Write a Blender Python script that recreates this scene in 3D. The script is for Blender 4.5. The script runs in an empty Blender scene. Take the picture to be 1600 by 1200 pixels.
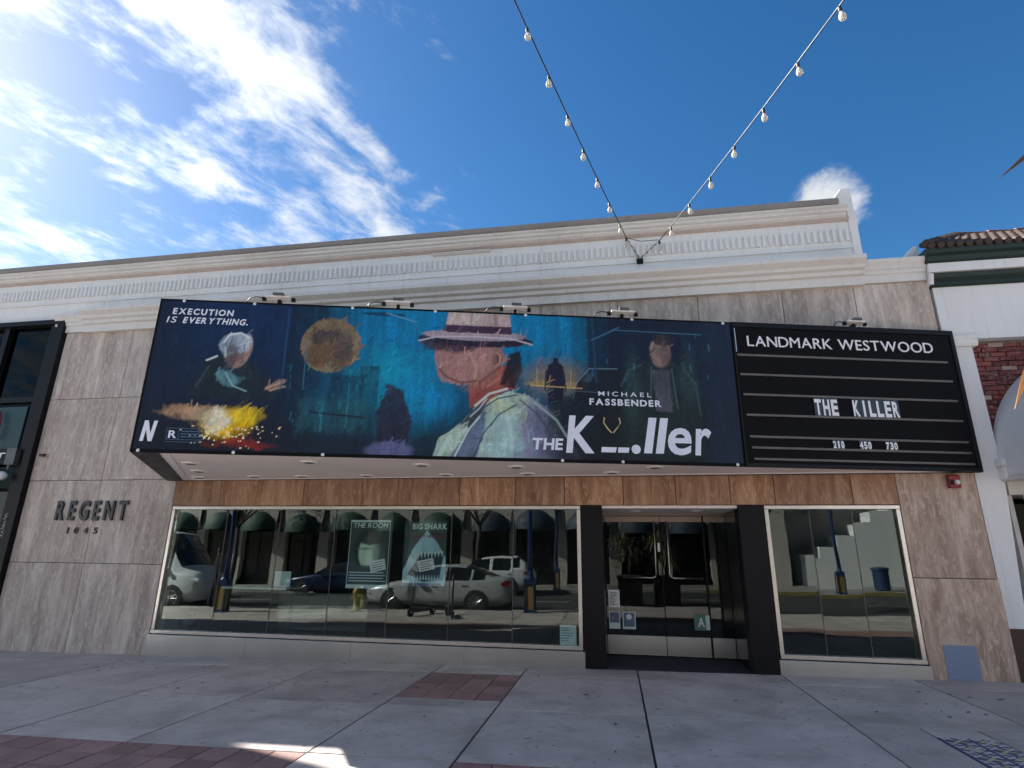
import bpy, bmesh, math, random
import numpy as np
from mathutils import Vector, Matrix
R = math.radians
random.seed(7); rng = np.random.default_rng(7)
scene = bpy.context.scene
C = scene.collection

# ------------------------------------------------------------------ camera
FPX, YAW, PITCH, ROLL = 888.11, 0.17529766, 0.29099632, 0.01279432
EYE = Vector((0, -8.9734, 1.55))
fwd = Vector((-math.sin(YAW)*math.cos(PITCH), math.cos(YAW)*math.cos(PITCH), math.sin(PITCH)))
rgt0 = Vector((math.cos(YAW), math.sin(YAW), 0)); up0 = rgt0.cross(fwd)
rgt = rgt0*math.cos(ROLL) + up0*math.sin(ROLL); upv = -rgt0*math.sin(ROLL) + up0*math.cos(ROLL)
cam_d = bpy.data.cameras.new('camera'); cam = bpy.data.objects.new('camera', cam_d); C.objects.link(cam)
m3 = Matrix((rgt, upv, -fwd)).transposed()
cam.matrix_world = Matrix.Translation(EYE) @ m3.to_4x4()
cam_d.sensor_fit = 'HORIZONTAL'; cam_d.sensor_width = 36; cam_d.lens = FPX/1600*36
cam_d.clip_end = 2000; cam_d.clip_start = 0.05
scene.camera = cam

# ------------------------------------------------------------------ light
SUN_EL, SUN_AZ = R(33.8), R(70)      # azimuth: left of the facade's inward normal (+Y)
sdir = Vector((-math.sin(SUN_AZ)*math.cos(SUN_EL), math.cos(SUN_AZ)*math.cos(SUN_EL), math.sin(SUN_EL)))
sl = bpy.data.lights.new('sun', 'SUN'); sl.energy = 5.0; sl.angle = R(0.53); sl.color = (1, .95, .87)
so = bpy.data.objects.new('sun', sl); C.objects.link(so)
so.rotation_euler = sdir.to_track_quat('Z', 'Y').to_euler(); so.location = sdir*60
w = bpy.data.worlds.new('World'); scene.world = w; w.use_nodes = True
_cp = (rgt*(1305-800) - upv*(318-600) + fwd*FPX).normalized(); CUM = tuple(_cp)      # direction of the small cumulus
def build_world():
    nt = w.node_tree; nt.nodes.clear(); N = nt.nodes.new; L = nt.links.new
    def math_(op, a, b=None, c=None, clamp=False):
        n = N('ShaderNodeMath'); n.operation = op; n.use_clamp = clamp
        for i, v in enumerate((a, b, c)):
            if v is None: continue
            if isinstance(v, (int, float)): n.inputs[i].default_value = v
            else: L(v, n.inputs[i])
        return n.outputs[0]
    out = N('ShaderNodeOutputWorld'); bg = N('ShaderNodeBackground'); bg.inputs['Strength'].default_value = 0.10
    L(bg.outputs[0], out.inputs['Surface'])
    sky = N('ShaderNodeTexSky'); sky.sky_type = 'NISHITA'; sky.sun_disc = False
    sky.sun_elevation = SUN_EL; sky.sun_rotation = -SUN_AZ; sky.air_density = 1.0; sky.dust_density = 0.4; sky.ozone_density = 3.0
    tc = N('ShaderNodeTexCoord'); sep = N('ShaderNodeSeparateXYZ'); L(tc.outputs['Generated'], sep.inputs[0])
    x, y, z = sep.outputs
    zz = math_('MAXIMUM', math_('ADD', z, 0.12), 0.05)
    px, py = math_('DIVIDE', x, zz), math_('DIVIDE', y, zz)
    # cloud layer on a flat deck, stretched along one wind direction
    a = R(28); ca, sa = math.cos(a), math.sin(a)
    u = math_('SUBTRACT', math_('MULTIPLY', px, ca), math_('MULTIPLY', py, sa))
    v = math_('ADD', math_('MULTIPLY', px, sa), math_('MULTIPLY', py, ca))
    comb = N('ShaderNodeCombineXYZ'); L(math_('MULTIPLY', u, 1.0), comb.inputs[0]); L(math_('MULTIPLY', v, 0.62), comb.inputs[1])
    def noise(scale, detail, rough, dist=0.0, vec=None, off=0.0):
        n = N('ShaderNodeTexNoise'); n.inputs['Scale'].default_value = scale; n.inputs['Detail'].default_value = detail
        n.inputs['Roughness'].default_value = rough; n.inputs['Distortion'].default_value = dist
        mp = N('ShaderNodeMapping'); mp.inputs['Location'].default_value = (off, off*1.7, off*.3)
        L(vec or comb.outputs[0], mp.inputs[0]); L(mp.outputs[0], n.inputs['Vector']); return n.outputs['Fac']
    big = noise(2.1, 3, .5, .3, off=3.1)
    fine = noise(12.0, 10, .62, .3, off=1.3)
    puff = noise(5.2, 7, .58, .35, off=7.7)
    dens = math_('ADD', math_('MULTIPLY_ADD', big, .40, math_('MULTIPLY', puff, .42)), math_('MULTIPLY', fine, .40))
    # broken cloud all round (unseen rear half added to brighten the shade), with one wide clear gap ahead and to the right
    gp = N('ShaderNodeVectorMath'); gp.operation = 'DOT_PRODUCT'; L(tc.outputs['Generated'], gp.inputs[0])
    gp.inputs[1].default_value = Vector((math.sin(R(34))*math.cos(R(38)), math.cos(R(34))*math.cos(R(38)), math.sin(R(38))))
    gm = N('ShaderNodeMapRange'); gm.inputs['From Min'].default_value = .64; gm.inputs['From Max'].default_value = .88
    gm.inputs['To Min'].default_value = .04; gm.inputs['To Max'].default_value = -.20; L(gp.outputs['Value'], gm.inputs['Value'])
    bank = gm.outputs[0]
    # one small cumulus low over the roof on the right
    cd = N('ShaderNodeVectorMath'); cd.operation = 'DOT_PRODUCT'; cd.inputs[1].default_value = CUM; L(tc.outputs['Generated'], cd.inputs[0])
    cm = N('ShaderNodeMapRange'); cm.inputs['From Min'].default_value = math.cos(R(4.0)); cm.inputs['From Max'].default_value = math.cos(R(1.5)); cm.inputs['To Max'].default_value = .27; L(cd.outputs['Value'], cm.inputs['Value'])
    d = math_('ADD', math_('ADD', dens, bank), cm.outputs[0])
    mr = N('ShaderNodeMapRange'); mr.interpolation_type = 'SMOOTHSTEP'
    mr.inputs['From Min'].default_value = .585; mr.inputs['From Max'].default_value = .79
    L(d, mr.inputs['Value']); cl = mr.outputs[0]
    # forward scattering: cloud and veil are brighter towards the sun
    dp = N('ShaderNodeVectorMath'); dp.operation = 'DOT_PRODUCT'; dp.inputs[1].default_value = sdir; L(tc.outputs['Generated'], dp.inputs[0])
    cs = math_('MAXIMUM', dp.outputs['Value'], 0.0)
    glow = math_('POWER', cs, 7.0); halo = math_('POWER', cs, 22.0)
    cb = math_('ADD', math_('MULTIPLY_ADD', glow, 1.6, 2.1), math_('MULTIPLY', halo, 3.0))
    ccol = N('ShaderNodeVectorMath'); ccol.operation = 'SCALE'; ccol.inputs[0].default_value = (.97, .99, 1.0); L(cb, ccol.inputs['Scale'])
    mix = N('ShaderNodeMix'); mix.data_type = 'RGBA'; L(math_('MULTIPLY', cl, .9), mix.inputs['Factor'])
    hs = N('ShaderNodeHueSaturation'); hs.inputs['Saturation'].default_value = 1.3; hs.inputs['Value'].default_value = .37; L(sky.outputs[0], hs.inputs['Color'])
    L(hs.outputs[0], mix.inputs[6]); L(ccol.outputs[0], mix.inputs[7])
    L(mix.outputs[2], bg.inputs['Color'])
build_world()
scene.view_settings.view_transform = 'Standard'; scene.view_settings.look = 'None'
scene.view_settings.gamma = 1; scene.view_settings.use_curve_mapping = False
scene.view_settings.exposure = 2.12
scene.render.engine = 'CYCLES'
scene.cycles.max_bounces = 8; scene.cycles.transparent_max_bounces = 12

# ------------------------------------------------------------------ materials
def rgb(h):
    h = h.lstrip('#'); v = [int(h[i:i+2], 16)/255 for i in (0, 2, 4)]
    return tuple((c/12.92 if c <= .04045 else ((c+.055)/1.055)**2.4) for c in v)
class NT:
    def __init__(s, name):
        s.m = bpy.data.materials.new(name); s.m.use_nodes = True; s.t = s.m.node_tree; s.n = s.t.nodes; s.l = s.t.links.new
        s.b = s.n['Principled BSDF']; s.o = s.n['Material Output']
        s.tc = s.n.new('ShaderNodeTexCoord')
    def coord(s, scale=(1, 1, 1), which='Object', rnd=False):
        mp = s.n.new('ShaderNodeMapping'); mp.inputs['Scale'].default_value = scale; s.l(s.tc.outputs[which], mp.inputs[0])
        if rnd:
            oi = s.n.new('ShaderNodeObjectInfo'); mu = s.n.new('ShaderNodeVectorMath'); mu.operation = 'SCALE'
            mu.inputs[0].default_value = (37, 23, 11); s.l(oi.outputs['Random'], mu.inputs['Scale']); s.l(mu.outputs[0], mp.inputs['Location'])
        return mp.outputs[0]
    def noise(s, vec, scale, detail=4, rough=.55, dist=0):
        n = s.n.new('ShaderNodeTexNoise'); s.l(vec, n.inputs['Vector']); n.inputs['Scale'].default_value = scale
        n.inputs['Detail'].default_value = detail; n.inputs['Roughness'].default_value = rough; n.inputs['Distortion'].default_value = dist
        return n.outputs['Fac']
    def ramp(s, fac, stops):
        r = s.n.new('ShaderNodeValToRGB'); e = r.color_ramp.elements
        while len(e) < len(stops): e.new(.5)
        for i, (p, c) in enumerate(stops): e[i].position = p; e[i].color = (*c, 1) if len(c) == 3 else c
        s.l(fac, r.inputs[0]); return r.outputs[0]
    def mix(s, f, a, b, mode='MIX'):
        n = s.n.new('ShaderNodeMix'); n.data_type = 'RGBA'; n.blend_type = mode
        for i, v in ((0, f), (6, a), (7, b)):
            if isinstance(v, (int, float)): n.inputs[i].default_value = v
            elif isinstance(v, tuple): n.inputs[i].default_value = (*v, 1)
            else: s.l(v, n.inputs[i])
        return n.outputs[2]
    def rand(s, lo, hi):
        oi = s.n.new('ShaderNodeObjectInfo'); mr = s.n.new('ShaderNodeMapRange'); mr.inputs['To Min'].default_value = lo; mr.inputs['To Max'].default_value = hi
        s.l(oi.outputs['Random'], mr.inputs['Value']); return mr.outputs[0]
    def value(s, col, val):
        h = s.n.new('ShaderNodeHueSaturation'); s.l(val, h.inputs['Value'])
        s.l(col, h.inputs['Color']) if not isinstance(col, tuple) else setattr(h.inputs['Color'], 'default_value', (*col, 1))
        return h.outputs[0]
    def bump(s, fac, strength=.3, dist=.01):
        b = s.n.new('ShaderNodeBump'); b.inputs['Strength'].default_value = strength; b.inputs['Distance'].default_value = dist
        s.l(fac, b.inputs['Height']); s.l(b.outputs[0], s.b.inputs['Normal'])
    def set(s, col=None, rough=.6, metal=0, spec=.5):
        if isinstance(col, tuple): s.b.inputs['Base Color'].default_value = (*col, 1)
        elif col is not None: s.l(col, s.b.inputs['Base Color'])
        if isinstance(rough, (int, float)): s.b.inputs['Roughness'].default_value = rough
        else: s.l(rough, s.b.inputs['Roughness'])
        s.b.inputs['Metallic'].default_value = metal; s.b.inputs['Specular IOR Level'].default_value = spec
        return s.m
M = {}
def plain(name, col, rough=.6, metal=0, var=.12, scale=6, bump=0, spec=.5, rnd=0):
    t = NT(name); f = t.noise(t.coord(), scale, 5, .6)
    lo = tuple(c*(1-var) for c in col); hi = tuple(min(1, c*(1+var)) for c in col)
    c = t.ramp(f, [(.3, lo), (.7, hi)])
    if rnd: c = t.value(c, t.rand(1-rnd, 1+rnd))
    rr = t.ramp(f, [(.3, (max(0, rough-.06),)*3), (.7, (min(1, rough+.08),)*3)])
    if bump: t.bump(t.noise(t.coord(), scale*8, 4, .6), bump, .004)
    M[name] = t.set(c, rr, metal, spec); return M[name]
def stone(name, dark, mid, light, pit, rv=.1):
    t = NT(name); v = t.coord((1, 1, .16), rnd=True); v2 = t.coord((1, 1, .28), rnd=True)
    a = t.noise(v, 5.5, 8, .66, .5); b = t.noise(v2, 20, 6, .7, .9); c = t.noise(v2, 46, 5, .75, .4)
    col = t.ramp(a, [(.34, dark), (.52, mid), (.70, light)])
    vein = t.ramp(b, [(.50, (0, 0, 0)), (.62, (1, 1, 1))])
    col = t.mix(t.mix(1.0, vein, (.6, .6, .6), 'MULTIPLY'), col, light)
    pm = t.ramp(c, [(.60, (0, 0, 0)), (.68, (1, 1, 1))])
    col = t.mix(t.mix(1.0, pm, (.6, .6, .6), 'MULTIPLY'), col, pit)
    st = t.ramp(t.noise(t.coord((1.3, 1.3, .22)), 1.1, 5, .6), [(.42, (1, 1, 1)), (.68, (.82, .78, .73))])
    col = t.mix(.8, col, st, 'MULTIPLY')
    col = t.value(col, t.rand(1-rv, 1+rv))
    t.bump(t.mix(.5, b, pm), .35, .006); M[name] = t.set(col, .62)
stone('travertine_weathered', rgb('9c9088'), rgb('b9aca2'), rgb('dcd2c8'), rgb('75655b'))
stone('travertine_brown', rgb('855e45'), rgb('a67f63'), rgb('c9a98c'), rgb('4a3020'), .2)
stone('travertine_side', rgb('977e6c'), rgb('b59c8b'), rgb('d8c6b6'), rgb('644d3f'))
def stucco(name, col, dirt):
    t = NT(name); a = t.noise(t.coord((1, 1, .25)), .9, 6, .62); b = t.noise(t.coord(), 60, 4, .6); c2 = t.noise(t.coord((1, 1, .5)), 5, 5, .6)
    c = t.mix(t.ramp(a, [(.45, (0, 0, 0)), (.75, (.55, .55, .55))]), col, dirt)
    c = t.mix(t.ramp(c2, [(.55, (0, 0, 0)), (.75, (.25, .25, .25))]), c, dirt)
    st = t.noise(t.coord((7, 7, .35)), 1.6, 5, .62); c = t.mix(t.ramp(st, [(.56, (0, 0, 0)), (.74, (.45, .45, .45))]), c, tuple(x*.8 for x in dirt))
    t.bump(b, .25, .004); M[name] = t.set(c, .75)
stucco('white_stucco', (.78, .78, .77), (.62, .61, .59))
stucco('cornice_white', (.72, .70, .67), (.54, .50, .46))
stucco('coping_taupe', (.27, .25, .235), (.18, .16, .145))
stucco('opposite_stucco', (.50, .46, .41), (.36, .32, .28))
plain('cornice_pink', (.52, .43, .39), .7)
def concrete(name, col, rnd=.09):
    t = NT(name); v = t.coord(which='Object', rnd=True)
    a = t.noise(v, 1.3, 7, .62, .3); b = t.noise(v, 90, 3, .6); s = t.noise(v, 9, 4, .6); g = t.noise(t.coord((.8, .8, .8), rnd=True), 17, 2, .5)
    c = t.ramp(a, [(.30, tuple(x*.62 for x in col)), (.5, col), (.72, tuple(min(1, x*1.25) for x in col))])
    c = t.mix(t.ramp(s, [(.56, (0, 0, 0)), (.74, (.5, .5, .5))]), c, (col[0]*.55, col[1]*.50, col[2]*.46))
    s2 = t.noise(v, 3.1, 6, .68, .6); c = t.mix(t.ramp(s2, [(.55, (0, 0, 0)), (.66, (.42, .42, .42))]), c, (col[0]*.62, col[1]*.55, col[2]*.50))
    c = t.mix(t.ramp(g, [(.70, (0, 0, 0)), (.715, (.75, .75, .75))]), c, tuple(x*.25 for x in col))   # gum spots
    c = t.mix(t.ramp(b, [(.35, (.35, .35, .35)), (.65, (0, 0, 0))]), c, tuple(x*.7 for x in col))
    c = t.value(c, t.rand(1-rnd, 1+rnd)); t.bump(t.mix(.5, a, b), .3, .006)
    M[name] = t.set(c, t.ramp(a, [(.3, (.5,)*3), (.7, (.75,)*3)]))
concrete('concrete', (.50, .44, .41)); concrete('red_paver', (.30, .18, .165), .16)
concrete('mortar_bed', (.03, .027, .025)); concrete('asphalt', (.055, .055, .057)); concrete('kerb_concrete', (.33, .31, .29))
plain('kerb_yellow', (.28, .22, .07), .6, var=.25)
plain('lane_paint', (.6, .6, .56), .6, var=.2)
plain('black_metal', (.006, .006, .008), .45, 0, .2, spec=.2)
plain('black_matte', (.0055, .0055, .007), .7, 0, .25, 3, spec=.12)
plain('black_gloss', (.012, .011, .016), .18, 0, .2)
def steel(name, col, r):
    t = NT(name); f = t.noise(t.coord((1, 1, 30)), 7, 4, .6); g = t.noise(t.coord((1, 1, 1)), 1.2, 4, .6)
    c = t.ramp(g, [(.3, tuple(x*.82 for x in col)), (.7, col)]); t.bump(g, .08, .03)
    M[name] = t.set(c, t.ramp(f, [(.3, (r,)*3), (.7, (r+.14,)*3)]), 1.0)
steel('brushed_steel', (.52, .53, .53), .27); steel('frame_steel', (.62, .60, .57), .24); steel('bronze_rail', (.36, .29, .25), .32)
plain('rail_grey', (.10, .10, .105), .35, .3, .2)
plain('letter_white', (.82, .82, .84), .5, 0, .05); plain('print_white', (.72, .75, .86), .45, 0, .05); plain('print_blue', (.035, .09, .17), .5)
plain('tile_clear', (.035, .035, .04), .12, 0, .1)
plain('soffit_paint', (.86, .78, .73), .6, 0, .05, 2); plain('soffit_trim', (.82, .79, .76), .55, 0, .05)
plain('letter_dark', (.035, .034, .036), .45); plain('alarm_red', (.22, .006, .012), .35); plain('lens_white', (.7, .7, .7), .15)
plain('access_grey', (.20, .255, .36), .55, 0, .06, 20, .1)
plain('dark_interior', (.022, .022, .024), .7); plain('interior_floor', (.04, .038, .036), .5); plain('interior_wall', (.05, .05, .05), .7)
plain('carpet_dark', (.022, .024, .034), .85, 0, .3, 60)
plain('paper', (.68, .80, .80), .6, 0, .05); plain('paper_blue', (.10, .16, .25), .6); plain('paper_green', (.10, .24, .19), .5); plain('paper_gold', (.45, .28, .05), .5)
plain('counter_white', (.55, .6, .6), .4)
plain('cable_black', (.02, .02, .02), .5); plain('socket_black', (.015, .015, .015), .5)
plain('rust_brown', (.06, .03, .022), .6); plain('eave_green', (.006, .020, .014), .45); plain('roof_tile', (.05, .032, .025), .7, 0, .4, 9, rnd=.2); plain('roof_tile_red', (.11, .05, .04), .7, 0, .3, 9)
plain('white_metal', (.64, .64, .64), .45, 0, .05); plain('awning_cream', (.60, .57, .53), .55)
plain('teal_print', (.01, .05, .06), .5)
plain('blue_paint', (.012, .035, .13), .4, 0, .2); plain('base_ochre', (.28, .19, .06), .6, 0, .2)
plain('tyre', (.018, .018, .018), .8); plain('alloy', (.5, .5, .52), .3, .9, .1); plain('car_white', (.62, .63, .65), .28, 0, .03, 2); plain('car_blue', (.012, .03, .085), .25, .2, .05, 2); plain('car_black', (.012, .012, .014), .3)
plain('car_silver', (.48, .49, .51), .3, .2, .03, 2)
plain('car_glass', (.012, .014, .016), .06, 0, .1); plain('tail_red', (.16, .008, .01), .2); plain('lamp_clear', (.6, .62, .65), .1)
plain('awning_green', (.012, .05, .032), .65, 0, .2); plain('awning_blue', (.02, .035, .06), .65, 0, .2)
plain('bark', (.07, .05, .04), .85, 0, .35, 14, .6); plain('planter_black', (.014, .014, .015), .35)
plain('hydrant_yellow', (.28, .20, .02), .45, 0, .2); plain('bin_blue', (.02, .055, .13), .5, 0, .2)
plain('cloth_dark', (.014, .015, .022), .9, 0, .3, 30); plain('skin', (.36, .21, .15), .55); plain('hair_dark', (.012, .009, .007), .6)
plain('tile_blue', (.07, .095, .20), .4, 0, .25, 10); plain('tile_white', (.55, .56, .58), .35); plain('tile_yellow', (.55, .47, .22), .35)
plain('graffiti', (.42, .44, .46), .6); plain('sign_pink', (.30, .05, .06), .5)
def leaf_mat(name, col, tr=.35):
    t = NT(name); f = t.noise(t.coord(), 4, 3, .6); c = t.ramp(f, [(.3, tuple(x*.55 for x in col)), (.7, tuple(x*1.35 for x in col))])
    c = t.value(c, t.rand(.8, 1.2)); t.set(c, .5)
    tl = t.n.new('ShaderNodeBsdfTranslucent'); t.l(c, tl.inputs[0]); mx = t.n.new('ShaderNodeMixShader'); mx.inputs[0].default_value = tr
    t.l(t.b.outputs[0], mx.inputs[1]); t.l(tl.outputs[0], mx.inputs[2]); t.l(mx.outputs[0], t.o.inputs[0]); M[name] = t.m
leaf_mat('foliage', (.045, .075, .025)); leaf_mat('spiky_leaf', (.20, .21, .11), .2); leaf_mat('autumn_leaf', (.40, .17, .05), .3); leaf_mat('brown_leaf', (.10, .055, .035), .15)
def brick_mat():
    t = NT('brick'); oi = t.n.new('ShaderNodeObjectInfo')
    c = t.ramp(oi.outputs['Random'], [(0, rgb('5c2a28')), (.35, rgb('7b3a35')), (.65, rgb('8d4a42')), (.86, rgb('6a3f3d')), (.93, rgb('b79c92')), (1, rgb('cdbdb2'))])
    f = t.noise(t.coord(rnd=True), 26, 6, .65); c = t.mix(t.ramp(f, [(.52, (0, 0, 0)), (.68, (.7, .7, .7))]), c, rgb('a98f88'))
    t.bump(f, .8, .012); M['brick'] = t.set(c, .85)
brick_mat(); plain('brick_mortar', (.20, .17, .155), .9, 0, .3, 20, .5)
def glass(name, ior, tint, rough=0.0):
    t = NT(name); t.n.remove(t.b)
    tr = t.n.new('ShaderNodeBsdfTransparent'); tr.inputs[0].default_value = (*tint, 1)
    gl = t.n.new('ShaderNodeBsdfGlossy'); gl.inputs['Roughness'].default_value = rough; gl.inputs['Color'].default_value = (.93, 1, .98, 1)
    fr = t.n.new('ShaderNodeFresnel'); fr.inputs['IOR'].default_value = ior
    bp = t.n.new('ShaderNodeBump'); bp.inputs['Strength'].default_value = .09; bp.inputs['Distance'].default_value = .02
    t.l(t.noise(t.coord(rnd=True), .9, 2, .4), bp.inputs['Height']); t.l(bp.outputs[0], gl.inputs['Normal'])
    mx = t.n.new('ShaderNodeMixShader'); t.l(fr.outputs[0], mx.inputs[0]); t.l(tr.outputs[0], mx.inputs[1]); t.l(gl.outputs[0], mx.inputs[2])
    t.l(mx.outputs[0], t.o.inputs[0]); M[name] = t.m
glass('shop_glass', 1.47, (.88, .94, .94)); glass('door_glass', 1.42, (.5, .54, .55)); glass('clear_glass', 1.5, (.85, .88, .88)); glass('dark_glass', 1.22, (.05, .055, .06))
def paint_mat(name):
    t = NT(name); a = t.n.new('ShaderNodeVertexColor'); a.layer_name = 'print'
    f = t.noise(t.coord((1, 1, .25)), 120, 3, .6); c = t.mix(.16, a.outputs[0], t.ramp(f, [(.3, (.55,)*3), (.7, (1, 1, 1))]), 'MULTIPLY')
    M[name] = t.set(c, .55, 0, .25)
paint_mat('vinyl_print')
def bulb_mat():
    t = NT('bulb_glass'); t.set((.80, .76, .66), .08); t.b.inputs['Transmission Weight'].default_value = .55; t.b.inputs['IOR'].default_value = 1.15; M['bulb_glass'] = t.m
bulb_mat()

# ------------------------------------------------------------------ builders
class B:
    def __init__(s): s.v = []; s.f = []
    def add(s, vs, fs, mat=None):
        o = len(s.v); s.v += [tuple(mat @ Vector(p)) if mat else tuple(p) for p in vs]; s.f += [tuple(i+o for i in f) for f in fs]; return s
    def box(s, x0, x1, y0, y1, z0, z1, mat=None):
        vs = [(x0, y0, z0), (x1, y0, z0), (x1, y1, z0), (x0, y1, z0), (x0, y0, z1), (x1, y0, z1), (x1, y1, z1), (x0, y1, z1)]
        return s.add(vs, [(0, 3, 2, 1), (4, 5, 6, 7), (0, 1, 5, 4), (1, 2, 6, 5), (2, 3, 7, 6), (3, 0, 4, 7)], mat)
    def tube(s, p0, p1, r0, r1=None, n=10, caps=True):
        r1 = r0 if r1 is None else r1; p0, p1 = Vector(p0), Vector(p1); d = (p1-p0)
        if d.length < 1e-6: return s
        q = d.to_track_quat('Z', 'Y'); vs = []
        for p, r in ((p0, r0), (p1, r1)):
            for k in range(n): vs.append(p + q @ Vector((r*math.cos(2*math.pi*k/n), r*math.sin(2*math.pi*k/n), 0)))
        fs = [(k, (k+1) % n, n+(k+1) % n, n+k) for k in range(n)]
        if caps: fs += [tuple(range(n-1, -1, -1)), tuple(range(n, 2*n))]
        return s.add(vs, fs)
    def path(s, pts, r, n=8):
        pts = [Vector(p) for p in pts]; rr = r if isinstance(r, (list, tuple)) else [r]*len(pts); vs = []; fs = []
        for i, p in enumerate(pts):
            t = (pts[min(i+1, len(pts)-1)]-pts[max(i-1, 0)]).normalized()
            a = t.cross(Vector((0.13, 0.21, 1)) if abs(t.z) < .95 else Vector((1, 0, 0))).normalized(); b = t.cross(a)
            for k in range(n): vs.append(p + (a*math.cos(2*math.pi*k/n)+b*math.sin(2*math.pi*k/n))*rr[i])
        for i in range(len(pts)-1):
            for k in range(n): fs.append((i*n+k, i*n+(k+1) % n, (i+1)*n+(k+1) % n, (i+1)*n+k))
        fs += [tuple(range(n-1, -1, -1)), tuple(range((len(pts)-1)*n, len(pts)*n))]
        return s.add(vs, fs)
    def lathe(s, prof, n=16, c=(0, 0, 0)):
        vs = [(c[0]+r*math.cos(2*math.pi*k/n), c[1]+r*math.sin(2*math.pi*k/n), c[2]+z) for r, z in prof for k in range(n)]
        fs = [(i*n+k, i*n+(k+1) % n, (i+1)*n+(k+1) % n, (i+1)*n+k) for i in range(len(prof)-1) for k in range(n)]
        fs += [tuple(range(n-1, -1, -1)), tuple(range((len(prof)-1)*n, len(prof)*n))]
        return s.add(vs, fs)
    def prism(s, poly, a0, a1, axis='x'):
        """poly: 2-D outline; swept along an axis ('x': poly is (y,z); 'y': (x,z); 'z': (x,y))"""
        n = len(poly); f = {'x': lambda p, a: (a, p[0], p[1]), 'y': lambda p, a: (p[0], a, p[1]), 'z': lambda p, a: (p[0], p[1], a)}[axis]
        vs = [f(p, a0) for p in poly] + [f(p, a1) for p in poly]
        return s.add(vs, [(k, (k+1) % n, n+(k+1) % n, n+k) for k in range(n)] + [tuple(range(n-1, -1, -1)), tuple(range(n, 2*n))])
    def mesh(s, name, mat, smooth=False):
        me = bpy.data.meshes.new(name); me.from_pydata(s.v, [], s.f)
        bm = bmesh.new(); bm.from_mesh(me); bmesh.ops.recalc_face_normals(bm, faces=bm.faces[:]); bm.to_mesh(me); bm.free()
        for m_ in (mat if isinstance(mat, (list, tuple)) else [mat]): me.materials.append(M[m_])
        if smooth: me.polygons.foreach_set('use_smooth', [True]*len(me.polygons))
        return me
    def obj(s, name, mat, parent=None, smooth=False, bevel=0, world=False):
        o = bpy.data.objects.new(name, s.mesh(name, mat, smooth)); C.objects.link(o)
        if parent: attach(o, parent, world)
        if bevel:
            md = o.modifiers.new('bevel', 'BEVEL'); md.width = bevel; md.segments = 2; md.limit_method = 'ANGLE'; md.angle_limit = R(40)
        return o
def attach(o, parent, world=False):
    o.parent = parent
    if world: o.matrix_parent_inverse = (Matrix.Translation(parent.location) @ parent.rotation_euler.to_matrix().to_4x4()).inverted()
def tag(o, label=None, cat=None, group=None, kind=None):
    for k, v in (('label', label), ('category', cat), ('group', group), ('kind', kind)):
        if v: o[k] = v
    return o
def thing(name, label, cat, loc=(0, 0, 0), rz=0, group=None):
    o = bpy.data.objects.new(name, None); C.objects.link(o); o.location = loc; o.rotation_euler = (0, 0, rz); o.empty_display_size = .2
    return tag(o, label, cat, group)
def inst(me, name, parent=None, loc=(0, 0, 0), rot=(0, 0, 0), scale=None):
    o = bpy.data.objects.new(name, me); C.objects.link(o); o.location = loc; o.rotation_euler = rot
    if scale: o.scale = scale
    if parent: o.parent = parent
    return o
def copy_tree(o, parent=None):
    c = o.copy(); C.objects.link(c)
    if parent: c.parent = parent
    for ch in list(o.children): copy_tree(ch, c)
    return c
SL = 0.0135
def gz(x): return SL*(x+.5)
TILT = -math.atan(SL)

# text: one glyph mesh per character, laid out by hand to fill a given width
_gl = {}
def glyph(ch, bold, depth):
    k = (ch, bold, depth)
    if k not in _gl:
        cu = bpy.data.curves.new('glyph', 'FONT'); cu.body = ch; cu.size = 1; cu.offset = bold; cu.extrude = depth; cu.resolution_u = 4
        o = bpy.data.objects.new('glyph', cu); C.objects.link(o); bpy.context.view_layer.update()
        dg = bpy.context.evaluated_depsgraph_get(); me = bpy.data.meshes.new_from_object(o.evaluated_get(dg))
        v = [tuple(p.co) for p in me.vertices]; f = [tuple(p.vertices) for p in me.polygons]
        bpy.data.objects.remove(o); bpy.data.curves.remove(cu); bpy.data.meshes.remove(me); _gl[k] = (v, f)
    return _gl[k]
def layout(text, x0, x1, z0, cap, bold=.0, gap=.09, space=.3, shear=0, depth=.0, wx=None):
    """yields (char, verts in x,z plane (x, d, z), faces); cap = capital height"""
    H = max(p[1] for p in glyph('H', bold, depth)[0]); k = cap/H; pen = 0; items = []
    for ch in text:
        if ch == ' ': pen += space; continue
        v, f = glyph(ch, bold, depth); a = min(p[0] for p in v); b = max(p[0] for p in v)
        items.append((ch, pen-a, v, f)); pen += (b-a)+gap
    tot = pen-gap; sx = (x1-x0)/tot if x1 is not None else k*(wx or 1)
    for ch, off, v, f in items:
        yield ch, [(x0+(p[0]+off)*sx+shear*p[1]*k, -p[2], z0+p[1]*k) for p in v], f
def text_parts(parent, text, x0, x1, z0, cap, y, mat, name='letter', thick=.012, **kw):
    out = []
    for ch, v, f in layout(text, x0, x1, z0, cap, depth=thick/2, **kw):
        b = B(); b.add([(p[0], p[1]+y, p[2]) for p in v], f); out.append(b.obj(name, mat, parent))
    return out
def text_line(parent, name, text, x0, x1, z0, cap, y, mat, thick=.002, **kw):
    b = B()
    for ch, v, f in layout(text, x0, x1, z0, cap, depth=thick/2, **kw): b.add([(p[0], p[1]+y, p[2]) for p in v], f)
    return b.obj(name, mat, parent)

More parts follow.
